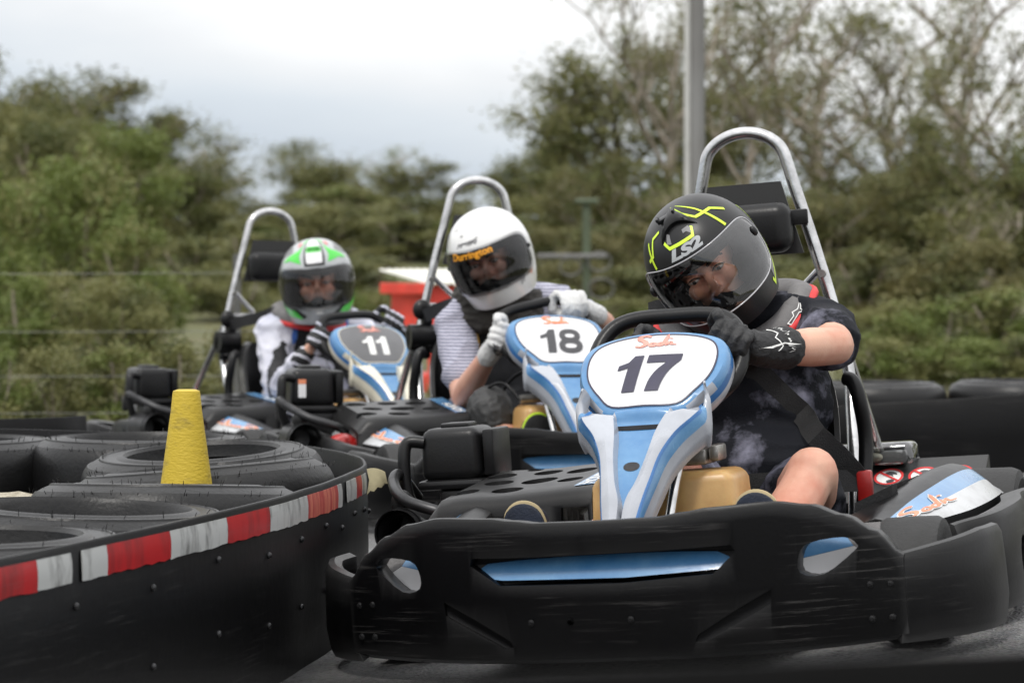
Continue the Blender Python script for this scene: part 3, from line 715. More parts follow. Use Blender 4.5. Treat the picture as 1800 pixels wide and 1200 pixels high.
    # rear -----------------------------------------------------------------
    rb = sweep_wall([(.66, 1.50), (.715, 1.60), (.715, 1.72), (.66, 1.80), (.45, 1.84), (0, 1.86), (-.45, 1.84), (-.66, 1.80), (-.715, 1.72), (-.715, 1.60), (-.66, 1.50)], .045, lambda t: .215 + .01 * math.sin(t * 30), .05)
    ro = obj('rear_bumper', rb, 'bumper_plastic', k)
    def rp(x, t, off=0): return Vector((x, 1.60 + t * .17, .205 + t * .09)) + Vector((0, -.48, .88)) * off
    m = MB().prism([(-.47, 0), (.47, 0), (.47, 1), (-.47, 1)], lambda x, t: rp(x, t, 0), lambda x, t: rp(x, t, -.006))
    m.prism([(-.47, 0), (.47, 0), (.47, 1), (-.47, 1)], lambda x, t: Vector((x, 1.7705 + t * .012, .293 - .11 * t)), lambda x, t: Vector((x, 1.777 + t * .012, .293 - .11 * t)))
    for s in (-1, 1): m.prism([(1.61, .20), (1.768, .288), (1.78, .18), (1.63, .17)], lambda y, z: Vector((s * .4705, y, z)), lambda y, z: Vector((s * .464, y, z)))
    rpn = obj('rear_panel', m, 'black_plastic', k, sharp=30)
    for s in (1, -1):
        for i in range(3):
            cx = s * (.235 + .085 * i); q = MB()
            def mp(dx, dy, of): return rp(cx + dx, .56 + dy / .19, of)
            C = [(.036 * math.cos(a * math.pi / 14), .036 * math.sin(a * math.pi / 14)) for a in range(28)]
            q.prism(C, lambda x, y: mp(x, y, .0022), lambda x, y: mp(x, y, .0005), 0)
            bm = ribbon2d([(x * .93, y * .93) for x, y in C], .0062, closed=True); w = wrap(bm, lambda x, y: mp(x, y, .0034), .1); q.add(w.v, w.f, 1)
            for part, mi in (([(-.026, .022), (.026, -.022)], 1),):
                w = wrap(ribbon2d(part, .006), lambda x, y: mp(x, y, .0046), .1); q.add(w.v, w.f, mi)
            w = wrap(poly2d(smooth2([(-.012, .012), (-.002, .022), (.014, .018), (.020, .008), (.008, .010), (.012, .0), (.0, .008)], 3, True)), lambda x, y: mp(x, y, .0038), .1); q.add(w.v, w.f, 2)
            w = wrap(poly2d([(.006 + .010 * math.cos(a * .5236), -.022 + .008 * math.sin(a * .5236)) for a in range(12)]), lambda x, y: mp(x, y, .0038), .1); q.add(w.v, w.f, 2)
            obj('warning_sticker', q, ['white_ink', 'trim_red', 'grey_ink'], rpn, sharp=None)
    m = MB().box((.05, 1.69, .285), (.30, 1.80, .340), .016, 4, taper=.95)
    tl = obj('tail_lamp', m, 'lens_clear', k)
    m = MB().box((.07, 1.72, .286), (.27, 1.78, .318), .006, 2); m.ball((.2, 1.715, .305), (.02, .012, .012), 12, 8, mi=1)
    obj('lamp_board', m, ['collar_grey', 'cream'], tl)
    return k, dict(num=num, sw=sw, ff=ff)

def kart_part(k, name): return next(o for o in k.children_recursive if o.name.split('.')[0] == name)
K17P = dict(loc=(.177, 5.278, .012), rot=(0, -R(4.3), R(-18.6)))
K18P = dict(loc=(.28, 8.40, .007), rot=(0, R(.3), R(16.6)))
K11P = dict(loc=(-.312, 10.421, -.055), rot=(0, R(1.0), R(30.15)))
kart17, _ = build_kart()
kart18 = copy_tree(kart17); kart11 = copy_tree(kart17)
for k_, P_ in ((kart17, K17P), (kart18, K18P), (kart11, K11P)): k_.location = P_['loc']; k_.rotation_euler = P_['rot']
G = 'racing go-karts'
tag(kart17, 'blue and silver go-kart with the number 17 plate, nearest of the three', 'go-kart', G)
tag(kart18, 'blue and silver go-kart with the number 18 plate, running behind kart 17', 'go-kart', G)
tag(kart11, 'blue and cream go-kart with the dark number 11 plate, last of the three', 'go-kart', G)
def renumber(k, s, size, mt):
    o = kart_part(k, 'race_number'); o.data = wrap(digits2d(s, size), lambda x, y: plate_pt(x, y - .018, .0052), .012).mesh('race_number', [mt])
renumber(kart18, '18', .098, 'grey_ink'); renumber(kart11, '11', .094, 'white_ink')
o = kart_part(kart18, 'plate_lettering'); o.data = o.data.copy(); o.data.materials[0] = MATS['orange_ink']
def recolour(o, mts):
    o.data = o.data.copy()
    for i, x in enumerate(mts): o.data.materials[i] = MATS[x]
recolour(kart_part(kart11, 'front_fairing'), ['cream', 'kart_blue', 'kart_deep_blue'])
recolour(kart_part(kart11, 'number_panel'), ['panel_dark']); recolour(kart_part(kart11, 'panel_outline'), ['cream'])
kart_part(kart11, 'number_panel')['label'] = 'dark grey number panel edged in cream'
for k_, a in ((kart17, 0), (kart18, -14), (kart11, -5)):
    w_ = kart_part(k_, 'steering_wheel'); w_.rotation_euler = (Matrix.Rotation(R(-35), 3, 'X') @ Matrix.Rotation(R(a), 3, 'Y')).to_euler()
bpy.context.view_layer.update()

for k_ in (kart17, kart11): bpy.data.objects.remove(kart_part(k_, 'filter_sticker'))
bpy.data.objects.remove(kart_part(kart17, 'control_cable'))
# ------------------------------------------------------------------ drivers
from mathutils.bvhtree import BVHTree
HC = .142
def hs(x, t, off=0., k=1.):
    """helmet skin: x metres round from the front, t metres up from the brow line"""
    a = x / .14
    if t >= 0: th = min(t / HC, math.pi / 2); z = HC * math.sin(th); s = math.cos(th) ** .92 if th < 1.57 else 0
    else: z = t; s = 1 - .17 * (t / -.125) ** 2
    bx, bf = .129, (.150 + .020 * max(0, min(1, (-t - .025) / .05)) * max(0, math.cos(a)) ** 2 if math.cos(a) > 0 else .158)
    ca, sa = math.cos(a), math.sin(a)
    p = Vector((bx * s * sa, -bf * s * ca, z))
    nrm = Vector((sa / bx, -ca / bf, (z / HC / HC * 1.0 if t >= 0 else 0) * 1.0)).normalized() if t < .2 else Vector((0, 0, 1))
    return p * k + nrm * off
XB = math.pi * .14
PW, PZ0, PZ1 = .188, -.072, .054     # eyeport half width (arc metres), bottom, top
def in_port(x, t, g=0.):
    zc = (PZ0 + PZ1) / 2; h = (PZ1 - PZ0) / 2
    return (abs(x) / (PW - g)) ** 5 + (abs(t - zc) / (h - g)) ** 4 < 1
def helmet_shell(k=1., hole=True, g=0.):
    m = MB(); NX, NT = 150, 84; t0, t1 = -.128, HC * math.pi / 2
    ts = [lerp(t0, t1, i / NT) for i in range(NT + 1)]
    vs = []
    for t in ts:
        vs += [hs(-XB + 2 * XB * j / NX, t, 0, k) for j in range(NX)]
    fs = []
    for i in range(NT):
        for j in range(NX):
            x = -XB + 2 * XB * (j + .5) / NX; t = (ts[i] + ts[i + 1]) / 2
            if hole and in_port(x, t, g): continue
            a, b = j, (j + 1) % NX
            if i == NT - 1: fs.append((i * NX + a, i * NX + b, NT * NX))
            else: fs.append((i * NX + a, i * NX + b, (i + 1) * NX + b, (i + 1) * NX + a))
    m.add(vs, fs)
    b0 = len(m.v); low = [hs(-XB + 2 * XB * j / NX, -.128, 0, k) for j in range(NX)]
    r2 = [Vector((p.x * .97, p.y * .97, p.z - .008)) for p in low]; r3 = [Vector((p.x * .86, p.y * .86, p.z - .006)) for p in low]
    m.add(r2 + r3, [])
    m.add([], [])
    for j in range(NX):
        q = (j + 1) % NX
        m.f.append((j, b0 + j, b0 + q, q)); m.m.append(0); m.f.append((b0 + j, b0 + NX + j, b0 + NX + q, b0 + q)); m.m.append(0)
    return m
def visor_mesh(x1, z0, z1, off, nx=60, nt=16):
    rows = []
    for i in range(nx + 1):
        x = lerp(-x1, x1, i / nx); h = max(.02, (1 - (abs(x) / (x1 * 1.002)) ** 7)) ** .3; zc = (z0 + z1) / 2; hh = (z1 - z0) / 2 * h
        rows.append([hs(x, zc + hh * (-1 + 2 * j / nt), off + .002 * math.cos(x / .14)) for j in range(nt + 1)])
    m = MB(); m.loft(rows, closed=False, caps=False); return m
def on_helmet(name, helmet, bm, mt, off=.0012, maxlen=.012, label=None):
    return obj(name, wrap(bm, lambda x, y: hs(x, y, off), maxlen), mt, helmet, label)
def line(*pts, w=.0080): return ribbon2d(pts, w)
def make_helmet(person, M, shell, visor, gasket='lining'):
    h = obj('helmet', helmet_shell(), shell, person, sharp=60); h.matrix_local = M
    s = h.modifiers.new('so', 'SOLIDIFY'); s.thickness = .006; s.offset = -1; finish(h, 60)
    obj('helmet_lining', helmet_shell(.93, True, .004), 'lining', h, sharp=180)
    # gasket round the eyeport and breath guard
    ring = []
    for i in range(72):
        a = 2 * math.pi * i / 72; c, s_ = math.cos(a), math.sin(a)
        ring.append((PW * math.copysign(abs(c) ** .4, c), (PZ0 + PZ1) / 2 + (PZ1 - PZ0) / 2 * math.copysign(abs(s_) ** .5, s_)))
    obj('eyeport_seal', MB().tube([hs(x, t, .0005) for x, t in ring], .0032, 8, True), gasket, h)
    g = MB(); rows = []
    for i in range(25):
        x = lerp(-.13, .13, i / 24); up = .018 * math.exp(-(x / .04) ** 2)
        rows.append([hs(x, t, -.018 - .004 * j) for j, t in enumerate((-.11, -.085, -.068 + up * .6, -.062 + up))])
    obj('breath_guard', g.loft(rows, closed=False, caps=False), 'lining', h, sharp=180)
    for sd in (-1, 1):
        obj('cheek_pad', MB().ball((sd * .077, -.050, -.050), (.030, .058, .046), 18, 12).ball((sd * .088, -.02, .0), (.024, .06, .06), 16, 10), 'lining', h, sharp=180)
    obj('brow_pad', MB().tube([hs(x, .047, -.016) for x in [-.16 + .02 * i for i in range(17)]], .012, 10), 'lining', h, sharp=180)
    v = obj('visor', visor_mesh(PW + .012, PZ0 - .010, PZ1 + .008, .0035), visor, h, sharp=180)
    edge = []
    for i in range(96):
        a = 2 * math.pi * i / 96; c, s_ = math.cos(a), math.sin(a)
        edge.append((lerp(0, (PW + .011) * math.copysign(abs(c) ** .35, c), 1), (PZ0 + PZ1 - .002) / 2 + (PZ1 - PZ0 + .016) / 2 * math.copysign(abs(s_) ** .45, s_)))
    return h
def head_mb(m, M):
    """head inside the helmet: skull, jaw, brow, nose, cheeks, lips"""
    f = lambda *p: M @ Vector(p)
    rot = M.to_3x3()
    m.ball(f(0, .012, .028), (.076, .094, .092), 24, 16, rot)
    m.ball(f(0, -.022, -.048), (.060, .066, .066), 20, 14, rot)
    m.ball(f(0, -.052, .024), (.060, .036, .034), 20, 14, rot)
    m.tube([f(0, -.088, .006), f(0, -.100, -.016), f(0, -.112, -.036), f(0, -.100, -.046)], [.009, .010, .0135, .010], 12)
    m.ball(f(0, -.108, -.038), .013, 12, 10)
    for s in (-1, 1):
        m.ball(f(s * .011, -.100, -.041), .009, 10, 8); m.ball(f(s * .038, -.070, -.030), (.024, .020, .020), 14, 10, rot)
        m.ball(f(s * .031, -.086, .020), (.020, .010, .008), 12, 8, rot); m.ball(f(s * .076, .01, -.005), (.010, .018, .028), 10, 8, rot)
        m.ball(f(s * .030, -.079, -.006), (.016, .012, .010), 12, 8, rot)
    m.ball(f(0, -.084, -.072), (.024, .012, .008), 12, 8, rot); m.ball(f(0, -.074, -.096), (.022, .018, .016), 12, 8, rot)
def face_parts(person, M):
    for s in (-1, 1):
        c = M @ Vector((s * .031, -.0845, -.001)); rot = M.to_3x3()
        e = MB().ball(c, (.0125, .0105, .0072), 18, 12, rot)
        gz = M.to_3x3() @ Vector((-.05, -1, -.06)).normalized()
        e.ball(c + gz * .0068, (.0058, .0042, .0056), 14, 10, rot, mi=1)
        obj('eye', e, ['eye_white', 'iris'], person, sharp=180)
        obj('eyelid', MB().ball(M @ Vector((s * .031, -.0835, .0052)), (.0150, .0122, .0062), 16, 10, rot), person.data.materials[0].name, person, sharp=180)
        lid = MB().tube(smooth([M @ Vector((s * .016, -.090, -.001)), M @ Vector((s * .024, -.0965, .0065)), M @ Vector((s * .036, -.0955, .0065)), M @ Vector((s * .046, -.086, .000))], 4), [.0016] * 13, 6)
        obj('eyelash', lid, 'hair', person, sharp=180)
        b = MB().tube(smooth([M @ Vector((s * .012, -.0955, .016)), M @ Vector((s * .026, -.0985, .0235)), M @ Vector((s * .042, -.091, .025)), M @ Vector((s * .052, -.080, .018))], 4), [.003, .004, .0045, .0048, .005, .005, .0048, .0045, .004, .0035, .003, .0025, .002], 8)
        obj('eyebrow', b, 'hair', person, sharp=180)
def hand_mb(G, X, wrist, U_sign=1, r=.017, grow=1.):
    """gloved fist: bar centre G, bar direction X (towards the index finger), wrist position"""
    G = Vector(G); X = Vector(X).normalized(); wv = Vector(wrist) - G
    P = (wv - X * wv.dot(X)).normalized(); U = P.cross(X).normalized() * U_sign
    m = MB(); f = lambda x, p, u: G + X * x + P * p + U * u
    kn = [(.034, .030, .034), (.012, .031, .038), (-.010, .030, .036), (-.031, .029, .030)]
    L = [.95, 1.06, 1.0, .84]
    for (x, p, u), l in zip(kn, L):
        pts = [f(x, p + .004, u), f(x * 1.02, .008, .041 * l), f(x * 1.03, -.020 * l, .034 * l), f(x * 1.03, -.034 * l, .006), f(x * 1.0, -.026, -.022 * l), f(x * .97, -.004, -.031 * l)]
        m.limb(pts, [.0128 * grow, .0125 * grow, .0118 * grow, .0112 * grow, .0105 * grow, .0098 * grow], 12)
    w = Vector(wrist)
    # palm and back of the hand
    for (x, p, u), l in zip(kn, L):
        m.limb([f(x, p, u * .8), lerp(f(x * .8, .05, .02), w, .35), lerp(f(x * .6, .05, .01), w, .8)], [.0145 * grow, .017 * grow, .020 * grow], 12)
    m.limb([f(.02, .034, .0), lerp(f(.01, .05, .0), w, .5)], [.018, .021], 12)
    m.limb([f(-.02, .034, .0), lerp(f(-.01, .05, .0), w, .5)], [.018, .021], 12)
    # thumb leaves the side of the palm and closes under the bar
    m.limb([lerp(f(.03, .05, .0), w, .35), f(.055, .030, -.004), f(.056, .006, -.030), f(.046, -.020, -.034)], [.0165 * grow, .0148 * grow, .0135 * grow, .0115 * grow], 12)
    return m
def folds(o, amp, scale, seed=0, stretch=(1, 1, 1)):
    me = o.data; off = Vector((seed * 3.1, seed * 1.7, seed))
    nn = [v.normal.copy() for v in me.vertices]
    for v, n in zip(me.vertices, nn):
        q = Vector((v.co.x * stretch[0], v.co.y * stretch[1], v.co.z * stretch[2])) * scale + off
        a = 1 - abs(mnoise.noise(q)) * 2; b = mnoise.noise(q * 2.3)
        v.co += n * amp * (a * a * .9 - .45 + b * .35)
    me.update()
def shoe(person, heel, toe, up, mats, label=None, wd=.046):
    """heel -> toe, 'up' is the instep side; sole on the other"""
    heel, toe, up = Vector(heel), Vector(toe), Vector(up)
    L = (toe - heel); ln = L.length; L.normalize(); up = (up - L * up.dot(L)).normalized(); W = L.cross(up)
    f = lambda l, w, u: heel + L * l * ln + W * w + up * u
    outl = smooth2([(0, 0), (.03, .55), (.15, .72), (.4, .66), (.62, .92), (.8, 1.0), (.93, .8), (1.0, .3), (1.0, -.3), (.93, -.8), (.8, -.95), (.62, -.85), (.4, -.66), (.15, -.72), (.03, -.55)], 3, True)
    m = MB()
    for (u0, u1, sc, mi) in ((0, .009, 1.0, 0), (.0085, .017, 1.035, 1)):
        c = .5
        rings = [[f(c + (l - c) * s2, w * wd * s2, u) for l, w in outl] for s2, u in ((sc * .94, u0), (sc, u0 + .003), (sc, u1 - .003), (sc * .95, u1))]
        m.loft(rings, mi=mi)
    up_r = []
    for (l, w, h, zc) in ((.03, .52, .03, .05), (.12, .66, .050, .062), (.3, .62, .055, .068), (.5, .70, .042, .055), (.7, .90, .030, .042), (.85, .88, .022, .034), (.95, .62, .014, .028), (.99, .3, .006, .024)):
        up_r.append([f(l, w * wd * math.cos(a), zc * 1. + h * math.sin(a) if math.sin(a) > 0 else .02) for a in [2 * math.pi * i / 18 for i in range(18)]])
    m.loft(up_r, mi=2)
    return obj('shoe', m, mats, person, label, sharp=50)
def strap(kart, name, pts, width, surf, mt='belt_web', face=Vector((0, -1, .15))):
    P = smooth(pts, 6); Q = []
    for p in P:
        if surf:
            hit = surf.ray_cast(Vector((p.x, .3, p.z)), Vector((0, 1, 0)))
            if hit[0] is not None and abs(hit[0].y - p.y) < .12: p = Vector((p.x, hit[0].y - .006, p.z))
        Q.append(p)
    Q = [((Q[max(i - 1, 0)] + Q[i] * 2 + Q[min(i + 1, len(Q) - 1)]) / 4) for i in range(len(Q))]
    A = []; 
    for i, p in enumerate(Q):
        t = (Q[min(i + 1, len(Q) - 1)] - Q[max(i - 1, 0)]).normalized(); s = t.cross(face).normalized(); n = s.cross(t).normalized()
        if n.y > 0: n = -n
        A.append([p + s * width / 2, p + s * width / 2 + n * .003, p - s * width / 2 + n * .003, p - s * width / 2])
    return obj(name, MB().loft(A), mt, kart)

def kmat(P): return Matrix.Translation(P['loc']) @ Euler(P['rot'], 'XYZ').to_matrix().to_4x4()
def head_local(P, c, tilt, yaw, pitch, k=1.):
    K = kmat(P); Rw = Matrix.Rotation(R(-tilt), 4, 'Y') @ Matrix.Rotation(R(yaw), 4, 'Z') @ Matrix.Rotation(R(pitch), 4, 'X')
    rot = (K.to_3x3().inverted() @ Rw.to_3x3()).to_4x4()
    return Matrix.Translation(c) @ rot @ Matrix.Scale(k, 4)

def torso_mb(J, g=0., waist=1.):
    m = MB()
    hip, ch, nk = Vector(J['hip']), Vector(J['chest']), Vector(J['neck'])
    ax = (nk - hip).normalized()
    rot = Matrix.Rotation(math.atan2(ax.x, ax.z), 3, 'Y')
    m.ball(hip, (.165 + g, .125 + g, .12 + g), 22, 14)
    m.ball(lerp(hip, ch, .5), (.150 * waist + g, .118 * waist + g, .15), 22, 14, rot)
    m.ball(ch, (.168 + g, .118 + g, .165 + g), 22, 14, rot)
    for s in ('L', 'R'):
        m.limb([lerp(ch, nk, .75), lerp(nk, Vector(J['sh' + s]), .55), Vector(J['sh' + s])], [.075 + g, .070 + g, .062 + g])
    return m
def build_driver(P, J, skin, label):
    HM = J['head']
    m = torso_mb(J)
    m.limb([J['neck'], HM @ Vector((0, .03, -.06))], [.062, .055])
    HM = HM @ Matrix.Translation((0, -.012, 0)); head_mb(m, HM)
    for s in ('L', 'R'):
        m.limb([J['sh' + s], lerp(Vector(J['sh' + s]), Vector(J['el' + s]), .5), J['el' + s]], [.054, .050, .041])
        w = Vector(J['wr' + s]); e = Vector(J['el' + s])
        m.limb([e, lerp(e, w, .35), w], [.041, .043, .029]); m.limb([w, lerp(w, Vector(J['ha' + s]), .6)], [.028, .024])
        h0 = Vector(J['hip']) + Vector((.09 if s == 'L' else -.09, -.02, -.02)); k = Vector(J['kn' + s]); a = Vector(J['an' + s])
        m.limb([h0, lerp(h0, k, .5), k], [.088, .074, .056]); m.limb([k, lerp(k, a, .35) + Vector((0, .014, -.008)), a], [.050, .054, .034])
        m.ball(k + Vector((0, -.020, .016)), (.034, .030, .034), 14, 10); m.ball(lerp(k, a, .14) + Vector((0, -.026, .006)), (.022, .02, .024), 12, 8)
        t = Vector(J['to' + s]); m.limb([a, lerp(a, t, .6)], [.034, .028])
    body = remeshed('person', m, [skin], .0058, 3)
    body.location = P['loc']; body.rotation_euler = P['rot']
    tag(body, label, 'person', 'kart drivers')
    face_parts(body, HM)
    return body
def sleeve(m, sh, el, frac, r0, r1):
    a, b = Vector(sh), lerp(Vector(sh), Vector(el), frac)
    m.limb([a, lerp(a, b, .5), b], [r0, lerp(r0, r1, .5), r1])

# ---- driver of kart 17 -----------------------------------------------------
J = dict(hip=(.03, 1.13, .19), chest=(.045, 1.12, .47), neck=(.035, 1.10, .655), shL=(.225, 1.09, .625), shR=(-.125, 1.08, .63), elL=(.305, .86, .592), elR=(-.125, .90, .44),
         wrL=(.190, .662, .598), wrR=(-.10, .69, .53), haL=(.142, .617, .622), haR=(-.075, .61, .60), knL=(.278, .66, .332), knR=(-.03, .70, .345), anL=(.195, .41, .16), anR=(-.215, .44, .17), toL=(.228, .34, .285), toR=(-.262, .345, .285),
         head=head_local(K17P, (.006, .955, .805), 32, -13, 15, 1.02))
p17 = build_driver(K17P, J, 'skin', 'person in a dark tie-dye t-shirt and matte black helmet with lime lines, driving kart 17')
m = torso_mb(J, .020, 1.12); sleeve(m, J['shL'], J['elL'], .55, .074, .072); sleeve(m, J['shR'], J['elR'], .6, .074, .072)
m.ball((.06, 1.06, .33), (.19, .15, .12), 20, 12)
sh = remeshed('shirt', m, ['tie_dye'], .008, 4, p17); folds(sh, .010, 9, 1, (1, 1, 1.6)); 
m = MB().ball(Vector(J['hip']) + Vector((0, -.02, .0)), (.20, .16, .13), 20, 12)
for s, fr in (('L', .62), ('R', .8)):
    h0 = Vector(J['hip']) + Vector((.10 if s == 'L' else -.09, -.03, 0)); k = Vector(J['kn' + s]); m.limb([h0, lerp(h0, k, fr * .5), lerp(h0, k, fr)], [.105, .10, .088])
so_ = remeshed('shorts', m, ['tie_dye'], .008, 4, p17); folds(so_, .010, 11, 2)
K = 1.
for s, X, pr in (('L', (-.72, 0, .42), 1), ('R', (.72, 0, .42), -1)):
    g = hand_mb(J['ha' + s], X, J['wr' + s], -1 if s == 'L' else 1, grow=1.12)
    w, e = Vector(J['wr' + s]), Vector(J['el' + s]); g.limb([lerp(Vector(J['ha' + s]), w, .7), w, lerp(w, e, .30)], [.036, .039, .047])
    go = remeshed('glove', g, ['glove_black'], .0034, 3, p17); folds(go, .0022, 42, 3)
    bv = BVHTree.FromPolygons([v.co for v in go.data.vertices], [tuple(q.vertices) for q in go.data.polygons])
    ax = (e - w).normalized(); up = Vector((0, -.6, .8)); up = (up - ax * up.dot(ax)).normalized(); sd = ax.cross(up)
    def gp(x, y, w=w, ax=ax, up=up, sd=sd, bv=bv, e=e):
        c = lerp(w, e, .12) + ax * y; d = (up * math.cos(x) + sd * math.sin(x)); h = bv.ray_cast(c + d * .12, -d)
        return (h[0] + d * .0012) if h[0] else c + d * .05
    bm = bmesh.new()
    for a in (-1.1, -.2, .7): scribble(a, a + .75, .018, .010, 6, int(a * 10 + 40), bm, .012 * .35)
    for a in (-1.2, 1.2): ribbon2d([(a, -.05), (a * .8, .0), (a * .9, .03)], .03, bm)
    ribbon2d([(t * .25 - 1.4, -.012 + .008 * math.sin(t * 2.1)) for t in range(12)], .0035, bm)
    obj('glove_piping', wrap(bm, gp, .05), 'white_ink', p17)
# neck brace with a red rim
nk = Vector(J['neck'])
m = MB()
ring = [nk + Vector((.150 * math.cos(a), -.02 + .130 * math.sin(a), .020 + (.03 if math.sin(a) > 0 else .10) * math.sin(a) + .012 * abs(math.cos(a)))) for a in [2 * math.pi * i / 40 for i in range(40)]]
nb = MB().tube([q + Vector((0, 0, .012)) for q in ring], [.034] * 40, 14, True); nbo = obj('neck_brace', nb, 'collar_grey', p17, sharp=180)
obj('brace_trim', MB().tube([nk + (q - nk) * 1.21 + Vector((0, 0, .014)) for q in ring], .0105, 8, True), 'trim_red', nbo, sharp=180)
def brace_pt(x, y):
    a = R(-28) + x / .15; q = nk + Vector((.150 * math.cos(a), -.02 + .130 * math.sin(a), .032 + (.03 if math.sin(a) > 0 else .10) * math.sin(a) + .012 * abs(math.cos(a))))
    el = .75 + y / .036; o_ = Vector((math.cos(a), math.sin(a), 0)); return q + (o_ * math.cos(el) + Vector((0, 0, 1)) * math.sin(el)) * .0378
star = [(-.030, -.012), (-.012, -.006), (-.010, .003), (.004, .000), (.026, .012), (.010, -.004), (.012, -.012), (.002, -.008), (-.014, -.014), (-.024, -.019)]
obj('brace_emblem', wrap(ribbon2d(star, .0022, closed=True), brace_pt, .01), 'white_ink', nbo)
h17 = make_helmet(p17, J['head'], 'helmet_matte', 'visor_clear')
on_helmet('helmet_lettering', h17, text2d('LS2', .040, .0022, .25, 1.35), 'helmet_silver', .0014) if 0 else None
bm = text2d('LS2', .032, .0018, .25, 2.1)
for v in bm.verts: v.co.x -= .002; v.co.y += .083
on_helmet('helmet_lettering', h17, bm, 'helmet_silver', .0014)
for pts in (((-.062, .118), (-.046, .101), (.036, .101), (.050, .122)), ((.050, .205), (.060, .165), (.086, .132), (.150, .120), (.178, .09)), ((.10, .205), (.118, .150), (.128, .068)),
            ((-.088, .150), (-.122, .135), (-.118, .095), (-.140, .083)), ((-.150, .125), (-.128, .095), (-.112, .066)), ((.028, .215), (.042, .19)),
            ((.250, .06), (.245, -.02), (.222, -.075), (.176, -.116), (.166, -.102))):
    on_helmet('lime_stripe', h17, line(*pts), 'lime_line')
on_helmet('side_panel', h17, poly2d([(.170, -.060), (.205, -.020), (.228, .02), (.225, -.04), (.205, -.085), (.178, -.106)]), 'helmet_grey', .0010)
for pts in ([(-.052, .112), (-.035, .108), (-.034, .132), (-.046, .138)], [(.016, .128), (.042, .128), (.048, .112), (.034, .110), (.026, .118), (.014, .118)]):
    on_helmet('helmet_badge', h17, poly2d(pts), 'helmet_grey', .0012)
# raised top vent and its scoop
rows = []
for i in range(21):
    x = lerp(-.072, .072, i / 20); b = 1 - (abs(x) / .074) ** 4; tb = .118 + .034 * (1 - (x / .072) ** 2)
    rows.append([hs(x * q, t, o_ * b) for q, t, o_ in ((1, tb - .004, -.002), (1, tb + .0, .010), (1, tb + .008, .015), (.95, tb + .026, .014), (.85, tb + .05, .008), (.7, tb + .068, -.001))])
obj('top_vent', MB().loft(rows, closed=False, caps=False), 'satin_black', h17, sharp=50)
mt = MB(); c = hs(-.032, .186, .012); mt.box(c + Vector((-.022, -.012, -.010)), c + Vector((.022, .012, -.002)), .002, 2)
for q in (-.02, .02): mt.box(c + Vector((q - .003, -.012, -.004)), c + Vector((q + .003, .012, .004)), .0015, 1)
obj('camera_mount', mt, 'satin_black', h17)
for s in (-1, 1): obj('visor_pivot', MB().ball(hs(s * .182, .008, .004), (.008, .008, .012), 14, 10), 'dark_steel', h17)
ed = []
for sg in (1, -1):
    for i in range(49):
        x = sg * lerp(-(PW + .0115), PW + .0115, i / 48); hq = max(.02, 1 - (abs(x) / ((PW + .012) * 1.002)) ** 7) ** .3; zc = (PZ0 + PZ1 - .002) / 2; hh = (PZ1 - PZ0 + .018) / 2 * hq
        ed.append(hs(x, zc + sg * hh, .0038 + .002 * math.cos(x / .14)))
obj('visor_rim', MB().tube(ed, .0017, 6, True), 'visor_edge', h17, sharp=180)
# fringe of hair under the brow
m = MB(); rd = random.Random(4)
for i in range(46):
    x = rd.uniform(-.058, .052); p = J['head'] @ Vector((x, -.072 - .022 * (1 - (x / .06) ** 2), .060)); q = J['head'] @ Vector((x + rd.uniform(-.01, .012), -.086 - .016 * (1 - (x / .06) ** 2), .030 + rd.uniform(-.008, .012))); m.tube([p, lerp(p, q, .5) + Vector((0, -.003, 0)), q], [.004, .0035, .001], 5)
obj('fringe', m, 'hair', p17)
shoe(p17, (.222, .385, .085), (.232, .335, .315), (0, .8, .3), ['shoe_navy', 'sole_tan', 'shoe_navy']); shoe(p17, (-.225, .40, .085), (-.268, .345, .315), (0, .8, .3), ['shoe_navy', 'sole_tan', 'shoe_navy'])
bv17 = BVHTree.FromPolygons([v.co for v in sh.data.vertices], [tuple(q.vertices) for q in sh.data.polygons])
sb = strap(kart17, 'seat_belt', [(-.215, 1.33, .63), (-.13, 1.06, .70), (-.03, .97, .63), (.08, .93, .56), (.18, .94, .45), (.27, .97, .35), (.312, 1.0, .285)], .050, bv17)
strap(kart17, 'lap_belt', [(.312, 1.0, .292), (.2, .92, .30), (.05, .9, .30), (-.15, .92, .29), (-.27, 1.02, .24)], .048, bv17)
def buckle(k):
    obj('belt_buckle', MB().box((.302, .985, .245), (.336, 1.01, .315), .006, 2), 'red_plastic', k)
    obj('buckle_stalk', MB().box((.305, .99, .12), (.333, 1.008, .246), .004, 1), 'satin_black', k)
buckle(kart17)

# ---- driver of kart 18 -----------------------------------------------------
J = dict(hip=(0, 1.13, .19), chest=(.01, 1.12, .46), neck=(-.035, 1.09, .665), shL=(.195, 1.09, .665), shR=(-.165, 1.08, .605), elL=(.285, .86, .60), elR=(-.200, .88, .375),
         wrL=(.205, .70, .645), wrR=(-.178, .668, .512), haL=(.10, .645, .682), haR=(-.155, .60, .575), knL=(.22, .62, .33), knR=(-.185, .63, .335), anL=(.20, .40, .15), anR=(-.12, .42, .15), toL=(.22, .34, .28), toR=(-.09, .375, .29),
         head=head_local(K18P, (-.088, .955, .846), 17, -14, 13, 1.09))
p18 = build_driver(K18P, J, 'skin_pale', 'person in a grey striped polo shirt and plain white helmet, driving kart 18')
m = torso_mb(J, .018, 1.1); sleeve(m, J['shL'], J['elL'], .7, .070, .064); sleeve(m, J['shR'], J['elR'], .72, .072, .066)
sh = remeshed('shirt', m, ['striped_cloth', 'vest_black', 'piping_yellow'], .008, 4, p18); folds(sh, .009, 9, 5)
def pf(c, n):
    if n.y < .3 and c.z < .70:
        a = abs(c.x + .01 - (c.z - .4) * -.05); 
        if a < .095 + .0 * c.z: return 1
        if a < .103 and c.z > .4: return 2
    return 0
paint(sh, pf)
